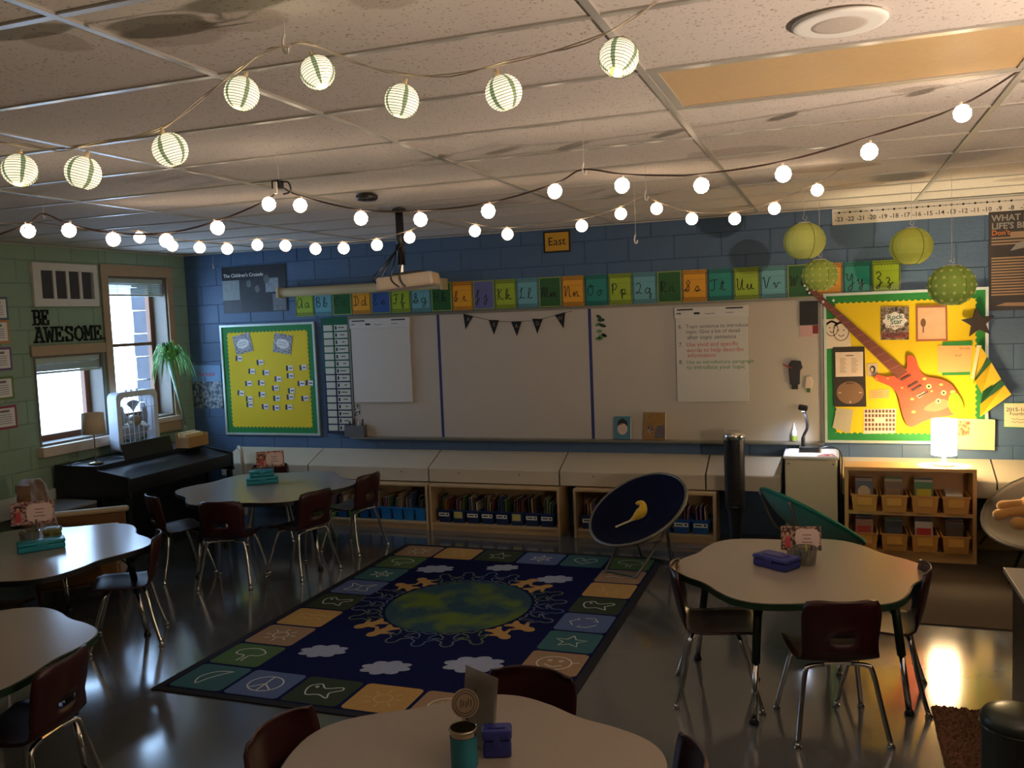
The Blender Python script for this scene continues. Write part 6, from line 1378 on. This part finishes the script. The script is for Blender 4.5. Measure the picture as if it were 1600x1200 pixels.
# back left table set
c1 = onZ(410, 755, TH)
caddy_box('turquoise pencil box on the back left table', c1.x, c1.y, D_(38), .27, .12, .06, TBOX)
caddy_box('turquoise tray box stacked on the pencil box, back left table', c1.x-.01, c1.y+.01, D_(38), .20, .10, .05, TBOX, 'tray_box', HZ+.0635)
o = thing('table_sign', 'pale table sign card above the turquoise boxes on the back left table', 'sign', (c1.x, c1.y+.11, HZ)); sign_card(o, (c1.x-.0, c1.y+.13, HZ+.12), .24, .14, D_(30), grain('tan_leopard', s(90, 50, 44), s(206, 160, 140), 60, thr=.5), None)
box(c1.x-.02, c1.x+.02, c1.y+.135, c1.y+.15, HZ, HZ+.15).build('stand_block', CLEAR, o)
cup('small clear cup behind the turquoise boxes on the back left table', c1.x-.13, c1.y+.08, .045, .10, CLEAR, False)
# left table set
c2 = onZ(65, 858, TH)
caddy_box('turquoise pencil box on the shining left table', c2.x, c2.y, D_(52), .27, .12, .06, TBOX)
cup('dark crayon cup behind the turquoise box on the left table', c2.x-.13, c2.y+.03, .06, .10, CLEAR); 
caddy_box('olive supply box behind the turquoise box on the left table', c2.x-.07, c2.y+.155, D_(40), .10, .10, .10, mat('olive_box', s(110, 112, 60), .5), 'supply_box')
o = thing('table_sign', 'pink leopard table sign card on the shining left table', 'sign', (c2.x-.10, c2.y+.13, HZ)); sign_card(o, (c2.x-.17, c2.y+.10, HZ+.13), .26, .15, D_(38), grain('pink_leopard', s(110, 50, 60), s(190, 160, 150), 60, thr=.5), None)
box(c2.x-.19, c2.x-.15, c2.y+.108, c2.y+.12, HZ, HZ+.16).build('stand_block', CLEAR, o)
# bottom centre table set
cx, cy = onZ(722, 1200, TH)[:2]; cy += .02
t = thing('flip_top_tin', 'turquoise tin with an open stamped lid on the bottom centre table', 'tin', (cx, cy, HZ))
b = MB(); b.lathe([(.042, 0), (.042, .098)], (cx, cy, HZ), 28); b.f = [f for f in b.f if len(f) == 4]; b.build('label_band', mat('turquoise_label', s(30, 120, 140), .4), t, smooth=True)
STEEL = mat('tin_steel', s(190, 180, 160), .22, .95)
MB().lathe([(.0405, .002), (.0405, .11), (.044, .114), (.044, .120), (.040, .120), (.0385, .02), (.0001, .02)], (cx, cy, HZ), 28).build('can', STEEL, t, smooth=False)
MB().tube([(cx+.043*math.cos(2*PI*k/28), cy+.043*math.sin(2*PI*k/28), HZ+.119) for k in range(28)], .003, 6, closed=True).build('rim', STEEL, t)
Ml = Matrix.Rotation(D_(35), 3, 'Z') @ Matrix.Rotation(D_(72), 3, 'X'); lc = Vector((cx-.01, cy+.045, HZ+.175))
LIDM = mat('lid_tan', s(150, 132, 108), .4, .3)
ld_ = MB().lathe([(.040, -.004), (.044, 0), (.044, .004), (0, .004)], lc, 28, Ml).build('lid', LIDM, t)
for rr_ in (.038, .030): MB().tube([lc+Ml @ Vector((rr_*math.cos(2*PI*k/28), rr_*math.sin(2*PI*k/28), .0045)) for k in range(28)], .0012, 5, closed=True).build('stamped_ring', BLACK, ld_)
b = MB()
for k in range(5): b.tube([lc+Ml @ Vector((-.015+.008*k, -.012+.003*(k % 2), .0045)), lc+Ml @ Vector((-.012+.008*k, .013-.004*(k % 3), .0045))], .0014, 4)
b.build('stamped_mark', BLACK, ld_)
MB().tube([lc+Ml @ Vector((0, -.042, 0)), (cx, cy+.042, HZ+.122)], .003, 6).build('hinge', STEEL, t)
caddy_box('royal blue box behind the tin on the bottom centre table', cx+.075, cy+.09, D_(20), .09, .06, .09, NBOX)
o = thing('acrylic_sign', 'clear acrylic sleeve sign standing behind the turquoise tin', 'sign', (cx+.0, cy+.12, HZ))
SLV = mat('cloudy_acrylic', s(236, 228, 216), .12, trans=.7)
Ms = Matrix.Rotation(D_(-28), 3, 'Z') @ Matrix.Rotation(D_(-8), 3, 'X'); MB().obox((cx+.0, cy+.135, HZ+.12), (.16, .003, .235), Ms).build('sleeve', SLV, o)
MB().obox((cx+.0, cy+.139, HZ+.115), (.14, .001, .20), Ms).build('insert_card', paint(226, 214, 198), o)
MB().obox((cx+.0, cy+.135, HZ+.003), (.16, .05, .004), Matrix.Rotation(D_(-28), 3, 'Z')).build('foot', SLV, o)

# ---- uplight floor lamp right of the camera (lights the near ceiling)
fl_ = thing('floor_lamp', 'dark torchiere floor lamp shining up at the ceiling right of the desk aisle', 'lamp', (1.6, 2.2, 0))
MB().lathe([(.14, 0), (.14, .015), (.04, .03), (.012, .04)], (1.6, 2.2, 0), 28).build('base', DKMET, fl_, smooth=True)
MB().cyl((1.6, 2.2, .035), (1.6, 2.2, 1.42), .012, n=12).build('pole', DKMET, fl_, smooth=True)
MB().lathe([(.012, 1.42), (.06, 1.425), (.13, 1.46), (.165, 1.52), (.160, 1.52), (.125, 1.468), (.055, 1.436), (.0001, 1.435)], (1.6, 2.2, 0), 32).build('bowl_shade', DKMET, fl_, smooth=True)
MB().ball((1.6, 2.2, 1.475), .03, 12, 8).build('bulb', mat('torchiere_bulb', (1, .8, .62), .5, emit=60), fl_, smooth=True)
tl_ = bpy.data.lights.new('torchiere_light', 'POINT'); tl_.energy = 230; tl_.color = (1, .78, .62); tl_.shadow_soft_size = .03
to_ = bpy.data.objects.new('torchiere_light', tl_); COL.objects.link(to_); to_.location = (1.6, 2.2, 1.54)
